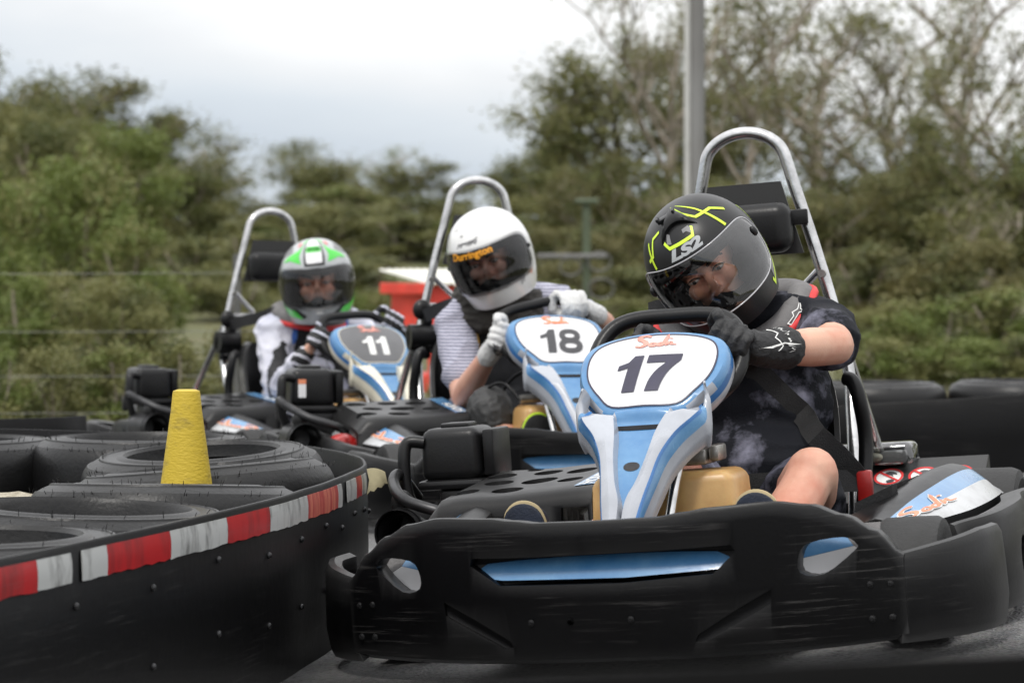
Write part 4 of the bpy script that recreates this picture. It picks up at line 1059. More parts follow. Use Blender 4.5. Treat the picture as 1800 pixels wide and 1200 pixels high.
m = MB().ball(Vector(J['hip']) + Vector((0, -.02, 0)), (.19, .15, .13), 20, 12)
for s in ('L', 'R'):
    h0 = Vector(J['hip']) + Vector((.10 if s == 'L' else -.09, -.03, 0)); k = Vector(J['kn' + s]); m.limb([h0, lerp(h0, k, .4), lerp(h0, k, .78)], [.10, .092, .075])
remeshed('shorts', m, ['trousers_dark'], .008, 4, p18)
for s in ('L', 'R'):
    k, a, h0 = Vector(J['kn' + s]), Vector(J['an' + s]), Vector(J['hip'])
    m = MB().limb([lerp(k, h0, .16) + Vector((0, 0, .004)), k + Vector((0, -.012, .014)), lerp(k, a, .16)], [.073, .074, .068])
    kp = remeshed('knee_pad', m, ['knee_pad'], .005, 3, p18); folds(kp, .003, 30, 8)
for s, X in (('L', (-.9, 0, -.1)), ('R', (.35, 0, .9))):
    g = hand_mb(J['ha' + s], X, J['wr' + s], -1 if s == 'L' else 1, grow=1.22)
    w, e = Vector(J['wr' + s]), Vector(J['el' + s]); g.limb([lerp(Vector(J['ha' + s]), w, .5), lerp(Vector(J['ha' + s]), w, .8), w], [.034, .035, .035])
    go = remeshed('glove', g, ['glove_grey'], .0036, 3, p18); folds(go, .002, 38, 6)
    if s == 'R':
        bv = BVHTree.FromPolygons([v.co for v in go.data.vertices], [tuple(q.vertices) for q in go.data.polygons])
        c0 = lerp(w, Vector(J['haR']), .45)
        def gp(x, y): 
            h = bv.ray_cast(c0 + Vector((x, -.2, y)), Vector((0, 1, 0))); return (h[0] + Vector((0, -.0012, 0))) if h[0] else c0 + Vector((x, -.03, y))
        bm = bmesh.new(); ribbon2d(smooth2([(-.022, .016), (-.012, -.004), (.0, -.018), (.012, -.022), (.014, -.012), (.004, -.008)], 4), .004, bm); ribbon2d(smooth2([(-.024, .004), (-.010, .008), (-.004, -.010), (.010, -.006)], 4), .004, bm)
        obj('glove_emblem', wrap(bm, gp, .01), 'grey_ink', p18)
nk = Vector(J['neck'])
m = MB()
ring = [nk + Vector((.108 * math.cos(a) + .012, -.015 + .10 * math.sin(a), .030 + .02 * math.sin(a))) for a in [2 * math.pi * i / 36 for i in range(36)]]
m.tube(ring, .05, 14, True); m.tube([q + Vector((0, -.004, -.05)) for q in ring], .052, 14, True)
cg = remeshed('neck_collar', m, ['collar_dark'], .006, 4, p18); folds(cg, .010, 16, 9, (1, 1, 2.2))
h18 = make_helmet(p18, J['head'], 'helmet_white', 'visor_smoke')
bm = text2d('Durrington', .029, .0009, .05, 1.12)
for v in bm.verts: v.co.x -= .022; v.co.y += .042
on_helmet('visor_lettering', h18, bm, 'yellow_text', .0075, .008)
bm = scribble(-.075, .012, .081, .0065, 9, 12, None, .0035); ribbon2d([(-.08, .071), (-.07, .082), (.0, .088), (.016, .094)], .003, bm)
on_helmet('helmet_lettering', h18, bm, 'grey_ink'); on_helmet('chin_marks', h18, ribbon2d([(.118, -.098), (.121, -.075)], .003, ribbon2d([(.129, -.094), (.132, -.072)], .003)), 'grey_ink')
on_helmet('chin_lettering', h18, scribble(.155, .185, -.075, .012, 3, 3, None, .003), 'orange_ink')
on_helmet('crown_marks', h18, scribble(-.13, -.09, .135, .008, 5, 4, None, .0016), 'grey_ink')
for x in (-.058, .038): on_helmet('vent', h18, poly2d([(x - .007, .106), (x + .006, .109), (x + .007, .112), (x - .006, .110)]), 'lining')
for s in (-1, 1): obj('visor_pivot', MB().ball(hs(s * .192, -.002, .004), (.006, .006, .007), 12, 8), 'satin_black', h18)
shoe(p18, (-.125, .425, .09), (-.088, .375, .335), (0, .8, .3), ['shoe_black', 'lime', 'shoe_black']); shoe(p18, (.20, .40, .085), (.222, .34, .31), (0, .8, .3), ['shoe_black', 'lime', 'shoe_black'])
bv = BVHTree.FromPolygons([v.co for v in sh.data.vertices], [tuple(q.vertices) for q in sh.data.polygons])
strap(kart18, 'seat_belt', [(-.218, 1.315, .635), (-.17, 1.2, .668), (-.12, 1.05, .69), (-.04, .97, .63), (.06, .95, .54), (.16, .95, .44), (.27, .97, .34), (.315, 1.0, .285)], .046, bv, 'vest_black'); buckle(kart18)

# ---- driver of kart 11 -----------------------------------------------------
J = dict(hip=(.02, 1.13, .19), chest=(.035, 1.12, .45), neck=(.01, 1.08, .655), shL=(.195, 1.08, .63), shR=(-.135, 1.09, .60), elL=(.29, .86, .56), elR=(-.175, .95, .37),
         wrL=(.235, .69, .61), wrR=(-.20, .70, .50), haL=(.165, .64, .66), haR=(-.165, .625, .585), knL=(.23, .63, .33), knR=(-.20, .64, .33), anL=(.20, .40, .15), anR=(-.2, .40, .15), toL=(.22, .34, .28), toR=(-.22, .34, .28),
         head=head_local(K11P, (-.012, .95, .822), 6, 3, 7, 1.17))
p11 = build_driver(K11P, J, 'skin', 'person in a white and black racing suit and green and silver helmet, driving kart 11')
m = torso_mb(J, .020, 1.1); sleeve(m, J['shL'], J['elL'], 1, .074, .056); sleeve(m, J['shR'], J['elR'], 1, .076, .060)
for s in ('L', 'R'):
    e, w = Vector(J['el' + s]), Vector(J['wr' + s]); m.limb([e, lerp(e, w, .5), lerp(e, w, .92)], [.058, .054, .042])
    h0 = Vector(J['hip']) + Vector((.10 if s == 'L' else -.09, -.03, 0)); k = Vector(J['kn' + s]); a = Vector(J['an' + s]); m.limb([h0, lerp(h0, k, .5), k], [.105, .092, .075]); m.limb([k, lerp(k, a, .5), a], [.072, .066, .05])
m.ball(Vector(J['hip']), (.185, .15, .13), 20, 12)
su = remeshed('racing_suit', m, ['suit_white', 'suit_black', 'suit_blue'], .0075, 4, p11); folds(su, .011, 10, 11, (1, 1, 1.3))
cen = Vector(J['chest'])
def pf(c, n):
    if c.y > .96 and c.z > .30:
        x = c.x - .03
        e = .085 + .03 * math.sin(c.z * 30)
        if c.z > .52: e = .10
        if abs(x) < e and n.y < .5: return 1
        if c.z > .56 and e <= abs(x) < e + .022 and n.y < .6: return 2
    if c.z < .30 and abs(c.x) > .12 and c.y < 1.0 and abs((c.x * 14 + c.y * 6) % 1 - .5) < .12: return 1
    sd = c.x - cen.x
    if c.z < .58 and c.z > .33 and sd < -.12 and c.y > .8 and abs(c.y - (.945 + (c.z - .45) * .25)) < .013: return 1
    return 0
paint(su, pf)
bvs = BVHTree.FromPolygons([v.co for v in su.data.vertices], [tuple(q.vertices) for q in su.data.polygons])
def cp_(x, y):
    h = bvs.ray_cast(Vector((.045 + x, .7, .475 + y)), Vector((0, 1, 0))); return (h[0] + Vector((0, -.002, 0))) if h[0] else Vector((.04 + x, .98, .475 + y))
obj('chest_patch', wrap(poly2d([(-.055, .045), (.04, .012), (.052, -.01), (.0, -.05), (-.06, 0)]), cp_, .015), 'suit_white', su)
obj('chest_lettering', wrap(scribble(-.035, .035, -.008, .007, 6, 9, None, .005), lambda x, y: cp_(x, y) + Vector((0, -.0015, 0)), .015), 'suit_black', su)
for s, X in (('L', (-.8, 0, .3)), ('R', (.6, 0, .75))):
    g = hand_mb(J['ha' + s], X, J['wr' + s], -1 if s == 'L' else 1, grow=1.05)
    w, e = Vector(J['wr' + s]), Vector(J['el' + s]); g.limb([lerp(Vector(J['ha' + s]), w, .7), w, lerp(w, e, .22)], [.036, .038, .044])
    go = remeshed('glove', g, ['glove_black', 'suit_white'], .004, 3, p11)
    paint(go, lambda c, n: 1 if abs((c.z * 26 + c.x * 14) % 1 - .5) < .13 and n.y < .2 else 0)
nk = Vector(J['neck'])
ring = [nk + Vector((.125 * math.cos(a), -.012 + .115 * math.sin(a), .010 + .028 * math.sin(a))) for a in [2 * math.pi * i / 40 for i in range(40)]]
nbo = obj('neck_brace', MB().tube([q + Vector((0, 0, .014)) for q in ring], .034, 14, True), 'collar_grey', p11, sharp=180)
obj('brace_trim', MB().tube([nk + (q - nk) * 1.16 + Vector((0, 0, -.008)) for q in ring], .0135, 8, True), 'trim_red', nbo, sharp=180)
h11 = make_helmet(p11, J['head'], 'helmet_silver', 'visor_mid', 'satin_black')
on_helmet('crown_plate', h11, poly2d([(-.034, .074), (.034, .074), (.045, .13), (.05, .185), (-.05, .185), (-.045, .13)]), 'panel_white', .0022)
on_helmet('green_patch', h11, poly2d([(-.038, .118), (.038, .118), (.044, .135), (.036, .148), (-.036, .148), (-.044, .135)]), 'helmet_green', .0032)
bm = text2d('SHOEI', .022, .0008, 0, 1.2)
for v in bm.verts: v.co.y += .133
on_helmet('helmet_lettering', h11, bm, 'satin_black', .0044, .01)
on_helmet('crown_edge', h11, line((-.052, .19), (-.050, .13), (-.038, .070), (.038, .070), (.050, .13), (.052, .19), w=.011), 'satin_black', .0016)
for s in (-1, 1):
    on_helmet('green_patch', h11, poly2d([(s * a, b) for a, b in [(.058, .074), (.075, .105), (.070, .160), (.092, .128), (.150, .098), (.170, .076), (.120, .086)]][::s]), 'helmet_green', .0016)
    on_helmet('green_patch', h11, poly2d([(s * a, b) for a, b in [(.066, .205), (.074, .165), (.088, .165), (.098, .205)]][::s]), 'helmet_green', .0016)
    on_helmet('red_patch', h11, poly2d([(s * a, b) for a, b in [(.098, .150), (.125, .150), (.13, .172), (.105, .175)]][::s]), 'helmet_red', .0016)
    on_helmet('dark_patch', h11, poly2d([(s * a, b) for a, b in [(.13, .12), (.20, .09), (.22, .12), (.18, .15)]][::s]), 'helmet_grey', .0012)
    on_helmet('green_patch', h11, poly2d([(s * a, b) for a, b in [(.195, -.03), (.175, -.068), (.110, -.085), (.075, -.118), (.150, -.110), (.205, -.075)]][::s]), 'helmet_green', .0016)
    on_helmet('dark_patch', h11, poly2d([(s * a, b) for a, b in [(.165, -.070), (.100, -.080), (.055, -.105), (.07, -.115), (.108, -.088), (.175, -.074)]][::s]), 'satin_black', .002)
on_helmet('chin_vent', h11, line((-.05, -.079), (0, -.084), (.05, -.079), w=.006), 'white_ink', .003); on_helmet('chin_badge', h11, poly2d([(-.014, -.101), (.014, -.101), (.014, -.092), (-.014, -.092)]), 'white_ink', .002)
shoe(p11, (-.21, .40, .085), (-.222, .34, .30), (0, .8, .3), ['shoe_black', 'suit_white', 'shoe_black']); shoe(p11, (.20, .40, .085), (.222, .34, .30), (0, .8, .3), ['shoe_black', 'suit_white', 'shoe_black'])
strap(kart11, 'seat_belt', [(-.215, 1.33, .63), (-.13, 1.08, .69), (-.04, .97, .62), (.06, .95, .54), (.17, .95, .44), (.27, .97, .34), (.312, 1.0, .285)], .046, bvs); buckle(kart11)
# ------------------------------------------------------------------ setting
def sstep(a, b, x):
    t = max(0., min(1., (x - a) / (b - a))); return t * t * (3 - 2 * t)
def ground_z(x, y):
    c = .076 * (1 - sstep(6.6, 8.3, y)); z = c * max(-1.1, min(1.6, x - .02)) * 1.
    z += -.055 * sstep(9.0, 10.6, y) * (1 - sstep(.2, 1.2, x)) 
    z += 1.7 * sstep(30, 62, y) + 1.6 * sstep(62, 120, y)
    if y > 14: z += .06 * mnoise.noise(Vector((x * .4, y * .4, 0)))
    return z - .012
def sheet(name, xs, ys, dz, mt, kind='structure'):
    m = MB(); n = len(xs)
    m.add([(x, y, ground_z(x, y) + dz) for y in ys for x in xs], [(j * n + i, j * n + i + 1, (j + 1) * n + i + 1, (j + 1) * n + i) for j in range(len(ys) - 1) for i in range(n - 1)])
    return tag(obj(name, m, mt, sharp=180), kind=kind)
def rng(a, b, s):
    n = int(round((b - a) / s)); return [lerp(a, b, i / n) for i in range(n + 1)]
sheet('ground', [-400, -200, -100, -60] + rng(-40, 40, 1.0) + [60, 100, 200, 400], [-60, -20] + rng(-6, 20, .5) + rng(21, 60, 1.5) + rng(64, 130, 5) + [180, 300, 600], 0, 'grass_ground')
sheet('track', rng(-9, 11, .25), rng(-5, 14.2, .2), .006, 'asphalt')
# grass tussocks along the far edge of the track
m = MB(); rd = random.Random(5)
for i in range(5200):
    y = 14.0 + 14 * rd.random() ** 1.6; x = rd.uniform(-.24, .24) * y; z = ground_z(x, y); h = rd.uniform(.05, .16); a = rd.uniform(0, 6.28); dx, dy = math.cos(a) * .012, math.sin(a) * .012
    m.add([(x - dx, y - dy, z), (x + dx, y + dy, z), (x + dx * 2 + rd.uniform(-.04, .04), y + rd.uniform(-.04, .04), z + h)], [(0, 1, 2)])
tag(obj('grass_tufts', m, 'grass_blade', sharp=None), kind='stuff')

# belt barriers ------------------------------------------------------------
def belt(path, zt, th=.011, k=8, out=1, depth=.02):
    P = smooth([(x, y, 0) for x, y in path], k); n = len(P); rings = []; fr = []
    for i, p in enumerate(P):
        t = (P[min(i + 1, n - 1)] - P[max(i - 1, 0)]).normalized(); nr = Vector((t.y, -t.x, 0)) * out
        g = ground_z(p.x, p.y) - depth; w = .004 * mnoise.noise(Vector((p.x * 6, p.y * 6, 3)))
        z = zt(p) if callable(zt) else zt
        q = p + nr * w
        rings.append([q + Vector((0, 0, g)), q + nr * .004 + Vector((0, 0, lerp(g, z, .5))), q + Vector((0, 0, z - .004)), q - nr * .003 + Vector((0, 0, z)), q - nr * (th - .003) + Vector((0, 0, z)), q - nr * th + Vector((0, 0, z - .004)), q - nr * th + Vector((0, 0, g))])
        fr.append((q, nr, z))
    return MB().loft(rings), fr
PATH = [(-2.0, 1.4), (-1.45, 2.5), (-1.08, 3.5), (-.83, 4.3), (-.64, 4.94), (-.487, 5.54), (-.405, 6.0), (-.362, 6.35), (-.345, 6.62), (-.385, 6.95), (-.51, 7.3), (-.72, 7.62), (-1.05, 7.95), (-1.5, 8.2), (-2.2, 8.4)]
mb, FR = belt(PATH, .33)
bar = obj('belt_barrier', mb, 'belt_rubber', sharp=40)
tag(bar, 'black rubber belt barrier with red and white tape, curving round the tyres', 'barrier', 'rubber track barriers')
# bolts through the belt
def on_belt(i, dz, off=.0): q, nr, z = FR[i]; return q + nr * off + Vector((0, 0, z - dz)), nr
for i in range(20, 68, 4):
    for dz in (.10, .24):
        p, nr = on_belt(i, dz + .012 * math.sin(i), .003); obj('belt_bolt', MB().ball(p, (.007, .007, .007), 10, 6), 'dark_steel', bar)
def arc_at(px):
    best = None
    for i in range(len(FR) - 1):
        q0, q1 = FR[i][0], FR[i + 1][0]; a, b = 900 + 4900 * q0.x / q0.y, 900 + 4900 * q1.x / q1.y
        if b < a: break
        if a <= px <= b: best = i + (px - a) / (b - a)
    return best
def tape(i0, i1, mt, h=.047, top=.013, ragged=0):
    n = max(3, int((i1 - i0) * 3)); A = []; rd = random.Random(int(i0 * 10))
    for k in range(n + 1):
        f = lerp(i0, i1, k / n); i = min(int(f), len(FR) - 2); t = f - i; q = FR[i][0].lerp(FR[i + 1][0], t); nr = FR[i][1].lerp(FR[i + 1][1], t)
        z = .33 - top; lo = z - h - rd.uniform(0, .004)
        A.append([q + nr * .0035 + Vector((0, 0, z)), q + nr * .0062 + Vector((0, 0, lerp(z, lo, .33))), q + nr * .0066 + Vector((0, 0, lerp(z, lo, .66))), q + nr * .0058 + Vector((0, 0, lo)), q + nr * .0046 + Vector((0, 0, lo)), q + nr * .0025 + Vector((0, 0, z))])
    return obj('tape_strip', MB().loft(A), mt, bar, sharp=30)
L0 = arc_at(0)
for (a, b, mt) in ((0, 60, 'tape_red'), (60.5, 121, 'tape_white'), (140, 183.5, 'tape_white'), (184, 295, 'tape_red'), (295.5, 395, 'tape_white'), (395.5, 470, 'tape_red'), (470.5, 537, 'tape_white'), (537.5, 590, 'tape_pale_red'), (590.3, 597.5, 'tape_white'), (606.5, 622.5, 'tape_white'), (623, 632, 'tape_red')):
    tape(max(L0 - 1.2 if a == 0 else 0, arc_at(a)) if a else L0 - 1.2, arc_at(b), mt, .045 if a > 600 else .048)
x = L0 - 1.25
for j in range(5): tape(x - 2.2, x - .03, ('tape_white', 'tape_red')[j % 2]); x -= 2.25
tape(arc_at(632.5), arc_at(640), 'tape_white', .044)
e = arc_at(640); q, nr, z = FR[int(e)]
m = MB(); A = []
for k in range(6):
    t = k / 5; p = q + nr * (.006 + .030 * t) + Vector((.012 * t, .02 * t, 0)); A.append([p + Vector((0, 0, .33 - .004 + .012 * t - .02 * t * t)), p + nr * .002 + Vector((.004, 0, .30 - .01 * t)), p + Vector((0, 0, .265 + .02 * t + .006 * (k % 2)))])
m.loft(A, closed=False, caps=False); to = obj('tape_tail', m, 'torn_tape', bar, label='torn cream end of the tape', sharp=60)
q_ = to.modifiers.new('so', 'SOLIDIFY'); q_.thickness = .001; finish(to, 60)

# tyres -----------------------------------------------------------------------
def make_tyre(ro, w, ri, seed):
    pr = [(ri, -w * .34), (ri + .003, -w * .47), (ri + .010, -w * .515), (ri + .018, -w * .505), (ri + .026, -w * .48), (lerp(ri, ro, .40), -w * .485), (lerp(ri, ro, .50), -w * .490), (lerp(ri, ro, .52), -w * .505), (lerp(ri, ro, .57), -w * .500), (lerp(ri, ro, .59), -w * .478), (ro - .034, -w * .445), (ro - .022, -w * .405), (ro - .019, -w * .408), (ro - .010, -w * .345), (ro - .003, -w * .26), (ro, -w * .16)]
    full = pr + [(ro + .002, 0)] + [(a, -b) for a, b in pr[::-1]] + [(ri - .002, w * .31), (ri + .035, w * .36), (ro - .03, w * .34), (ro - .015, 0), (ro - .03, -w * .34), (ri + .035, -w * .36), (ri - .002, -w * .31)]
    m = MB().lathe(full, 64, 'Z', closedprof=True)
    rd = random.Random(seed)
    for k in range(110):   # moulding spews
        a = rd.choice([i * 2 * math.pi / 72 for i in range(72)]) + rd.uniform(-.01, .01); r = lerp(ri, ro, rd.choice((.5, .67, .86, .97))); h = w * (.50 if r < ro - .04 else .38)
        p = Vector((r * math.cos(a), r * math.sin(a), h)); l = rd.uniform(.006, .016); d = Vector((math.cos(a) * rd.uniform(-.2, .8), math.sin(a) * rd.uniform(-.2, .8), 1)).normalized()
        m.tube([p, p + d * l], [.0009, .0006], 4)
    return m.mesh('tyre', ['tyre_rubber'], 32)
TY = [make_tyre(.302, .185, .185, 1), make_tyre(.29, .175, .175, 2), make_tyre(.31, .195, .20, 3)]
def tyre(x, y, ztop, k, tilt, rz, label, group='old tyres stacked inside the left barrier'):
    o = obj('tyre', TY[k]); w = (.185, .175, .195)[k]; o.location = (x, y, ztop - w * .515); o.rotation_euler = (R(tilt), R(tilt * .4), rz)
    return tag(o, label, 'tyre', group)
TS = [(-.965, 5.0, .312, 0, 0, 'black tyre at the near end of the stack, cut by the left edge'), (-.845, 5.50, .322, 2, 2, 'black tyre lying next behind the nearest one, just in front of the yellow cone'),
      (-.745, 6.02, .328, 0, 4, 'black tyre right around the foot of the yellow cone'), (-.715, 6.46, .338, 2, 5, 'worn tyre directly behind the yellow cone, tucked against the bend of the belt'),
      (-.765, 6.92, .345, 0, 4, 'second tyre behind the yellow cone, near the tip of the barrier'), (-.975, 7.42, .352, 2, 0, 'round-shouldered tyre with its grey outer wall showing, left behind the cone'),
      (-1.50, 7.45, .345, 0, 0, 'tyre at the far left edge of the photo, behind the pale heap of sand')]
for i, (x, y, z, k, t, lb) in enumerate(TS):
    tyre(x, y, z, k, t, i * 1.3, lb)
for i, (x, y, z, k, t, lb) in enumerate(TS):
    g = ground_z(x, y); kk = (i + 1) % 3; w = (.185, .175, .195)[kk]
    tyre(x - .035, y + .02, max(g + w * 1.04, z - .195 - .02 * (t > 0)), kk, 0, i * .7, 'black tyre at the bottom of the left stack, hidden beneath another tyre')
cn = MB().lathe([(.0, .215), (.020, .215), (.029, .212), (.0305, .206), (.034, .17), (.0575, 0), (.064, -.05), (.060, -.05), (.03, .18), (0, .19)], 40, 'Z')
c_ = obj('traffic_cone', cn, 'cone_yellow', sharp=50, loc=(-.716, 6.13, .312)); tag(c_, 'small yellow cone with dark scuffs standing among the tyres', 'cone')
m = MB(); rows = []
rd = random.Random(2)
for i in range(9):
    r = .17 * (i / 8); rows.append([Vector((r * 1.5 * math.cos(a), r * math.sin(a), .06 * math.cos(min(1.57, r / .17 * 1.5)) + .012 * mnoise.noise(Vector((r * 30 * math.cos(a), r * 30 * math.sin(a), 1))))) for a in [2 * math.pi * j / 28 for j in range(28)]])
rows.append([Vector((p.x * 1.25, p.y * 1.25, -.09)) for p in rows[-1]]); rows.append([Vector((p.x * 1.5, p.y * 1.5, -.26)) for p in rows[-2]])
m.loft(rows, caps=True); tag(obj('sand_heap', m, 'sand', sharp=180, loc=(-1.24, 6.62, .205)), 'pale sandy heap between the tyres at the left edge', 'sand heap')

# far barriers -----------------------------------------------------------------
mb, F2 = belt([(.95, 11.45), (1.4, 11.22), (2.2, 11.15), (3.0, 11.2), (4.2, 11.4)], lambda p: .263 + .067 * (p.x - 1.38) if p.x < 2.1 else .311)
b2 = obj('belt_barrier', mb, 'belt_rubber', sharp=40); tag(b2, 'plain black belt barrier across the track behind kart 17, at the right edge', 'barrier', 'rubber track barriers')
for i, (x, z, rz, lb) in enumerate([(1.50, .345, 0, 'tyre behind the right belt barrier, nearest to kart 17'), (2.10, .352, 1, 'tyre behind the right belt barrier, at the right edge of the photo'), (2.72, .372, 2, 'tyre behind the right belt barrier, just outside the right edge')]):
    tyre(x, 11.56, z, i % 3, 0, rz, lb, 'tyres behind the right barrier')
    tyre(x, 11.56, .19, (i + 1) % 3, 0, rz, 'black tyre hidden under another behind right barrier', 'tyres behind the right barrier')
mb, F3 = belt([(-4.2, 9.4), (-3.0, 9.25), (-2.1, 9.2), (-1.62, 9.3), (-1.45, 9.5)], .305)
b3 = obj('belt_barrier', mb, 'belt_rubber', sharp=40); tag(b3, 'low dark belt barrier at the far left, left of the exhaust of kart 11', 'barrier', 'rubber track barriers')
# the barrier the photographer leans over
mb, F4 = belt([(-2.6, .9), (-1.2, 1.12), (-.4, 1.2), (0, 1.21), (.4, 1.2), (1.2, 1.12), (2.6, .9)], lambda p: .600 + .045 * p.x, th=.008)
tag(obj('belt_barrier', mb, 'belt_dark', sharp=40), 'black rubber barrier right in front of the lens, a dark blur along the bottom edge', 'barrier', 'rubber track barriers')

# hut, pole, post, fence -----------------------------------------------------------
def at(px, py, Y): return Vector(((px - 900) / 4900 * Y, Y, .77 - (py - 490) / 4900 * Y))
hut = empty('marshal_hut', (-.36, 20.4, ground_z(-.36, 20.4)), (0, 0, R(20)))
tag(hut, 'small red hut with a corrugated white roof behind kart 18', 'hut')
m = MB().box((-.36, -.35, .42), (.36, -.32, .78), .006, 1).box((-.36, -.318, .42), (-.33, .6, .78), .006, 1).box((.33, -.318, .42), (.36, .6, .78), .006, 1).box((-.328, .57, .42), (.328, .6, .78), .006, 1)
obj('panel_wall', m, 'hut_red', hut)
rf = []
for i in range(61):
    x = lerp(-.42, .42, i / 60); z = .010 * math.sin(i / 60 * 2 * math.pi * 15); rf.append([Vector((x, -.44, .80 + z)), Vector((x, .70, .90 + z)), Vector((x, .70, .892 + z)), Vector((x, -.44, .792 + z))])
obj('roof', MB().loft(rf), 'roof_white', hut, sharp=60)
obj('fascia', MB().box((-.43, -.41, .72), (-.405, .66, .80), .004, 1), 'hut_red', hut)
for (x, y) in ((-.34, -.33), (.34, -.33), (-.34, .58), (.34, .58)): obj('post', MB().box((x - .03, y - .03, -.05), (x + .03, y + .03, .42), .006, 1), 'hut_red', hut)
obj('base_box', MB().box((-.30, -.29, -.05), (.30, .54, .14), .01, 1), 'hut_red', hut)
obj('notice', MB().box((-.364, -.27, .48), (-.3605, -.20, .72), .001, 1), 'panel_white', hut)
p = at(1222, 600, 26); pole = obj('light_pole', MB().lathe([(.0, -.3), (.084, -.3), (.082, 3), (.075, 9.5), (0, 9.5)], 28, 'Z'), 'pole_grey', loc=(p.x + .01, 26, ground_z(p.x, 26)))
tag(pole, 'tall grey light pole rising behind the helmet of the kart 17 driver', 'pole')
obj('conduit', MB().tube([(-.088, -.05, -.2), (-.084, -.05, 9.3)], .030, 14), 'conduit', pole)
p = at(1031, 600, 31); g = ground_z(p.x, 31); po = obj('utility_post', MB().box((-.045, -.045, -.3), (.045, .045, 1.60 - g), .01, 1), 'post_green', loc=(p.x, 31, g)); tag(po, 'green post with a grey crossarm and wire loops, left of the kart 17 driver', 'post')
obj('cap', MB().box((-.13, -.09, 1.60 - g), (.13, .09, 1.66 - g), .02, 2), 'post_green', po)
obj('crossarm', MB().box((-.55, -.10, 1.0 - g), (.22, -.058, 1.05 - g), .008, 1), 'pole_grey', po)
for (x, z, r) in ((.14, .96, .13), (.16, .66, .14), (-.18, .90, .12)):
    obj('wire_loop', MB().tube([(x + r * math.cos(a), -.08, z - g + r * .8 * math.sin(a)) for a in [2 * math.pi * i / 24 for i in range(24)]], .012, 8, True), 'wire', po)
fe = empty('wire_fence', (0, 14.4, 0)); tag(fe, 'wire fence strung low in front of the bushes at the left', 'fence')
for x in (-3.6, -1.42):
    g = ground_z(x, 14.4); obj('post', MB().tube([(x, 0, g - .1), (x, 0, .9)], .022, 10), 'wire', fe)
for z in (.80, .50, .27, .08): obj('wire', MB().tube([(-5, 0, z + .02), (-3.6, 0, z), (-2.6, 0, z - .005), (-1.42, 0, z), (-.9, 0, z + .003)], .0019, 6), 'wire', fe)

# trees -------------------------------------------------------------------------------
def leaf_quad(m, c, L, W, rd, droop=.6, mi=0):
    a = rd.uniform(0, 6.28); d = Vector((math.cos(a), math.sin(a), rd.uniform(-1.4, .7) * droop - .2)).normalized(); s = d.cross(Vector((rd.uniform(-1, 1), rd.uniform(-1, 1), rd.uniform(-.3, 1)))).normalized()
    m.add([c - s * W * .1, c + d * L * .45 + s * W * .5, c + d * L, c + d * L * .45 - s * W * .5], [(0, 1, 2, 3)], mi)
def gum_tree(seed, H, spread, clumps, leaves, leafL, clumpR, low=.35, lean=0.):
    """trunk dividing into limbs, leaf sprays hung at the limb ends"""
    rd = random.Random(seed); tm, lm = MB(), MB(); ends = []
    def grow(p, d, l, r, lvl):
        pts = [p]; q = p; dd = d
        for k in range(4):
            dd = (dd + Vector((rd.uniform(-.22, .22), rd.uniform(-.22, .22), rd.uniform(-.02, .16)))).normalized(); q = q + dd * l / 4; pts.append(q)
        tm.tube(pts, [r, r * .92, r * .85, r * .75, r * .62], 7 if lvl < 2 else 5)
        ends.append((q, lvl))
        if lvl >= 1: ends.append((lerp(pts[2], pts[3], rd.random()), lvl))
        if lvl < 3:
            for _ in range(rd.choice((2, 3, 3)) if lvl else 6):
                a = rd.uniform(0, 6.28); o = Vector((math.cos(a), math.sin(a), rd.uniform(.0, .55))) * spread
                grow(lerp(pts[2], q, rd.random()) if lvl else lerp(pts[1], q, rd.uniform(-.1, 1)), (dd * .75 + o).normalized(), l * rd.uniform(.55, .78), r * .55, lvl + 1)
    grow(Vector((0, 0, -.2)), Vector((lean, 0, 1)).normalized(), H * .34, H * .014, 0)
    lows = [e - Vector((0, 0, H * rd.uniform(.04, .20))) for e, l in ends if l >= 2 and rd.random() < .55]
    E_ = [e for e, l in ends if e.z > H * low] + lows; mz = max(e.z for e in E_); k_ = H * .94 / mz
    for i in range(len(tm.v)): tm.v[i] = tuple(c * k_ for c in tm.v[i])
    E_ = [e * k_ for e in E_]; top_ = sorted(E_, key=lambda q: -q.z)[:8]; rd.shuffle(E_); E_ = top_ + E_
    for c in E_[:clumps]:
        R_ = clumpR * rd.uniform(.6, 1.25); n = int(leaves * rd.uniform(.6, 1.3)); mi = 0 if rd.random() < .6 else 1
        for _ in range(n):
            v = Vector((rd.gauss(0, .5), rd.gauss(0, .5), rd.gauss(0, .32))) * R_; leaf_quad(lm, c + v, leafL * rd.uniform(.6, 1.3), leafL * .34, rd, .9, mi if rd.random() < .85 else 1 - mi)
    return tm, lm
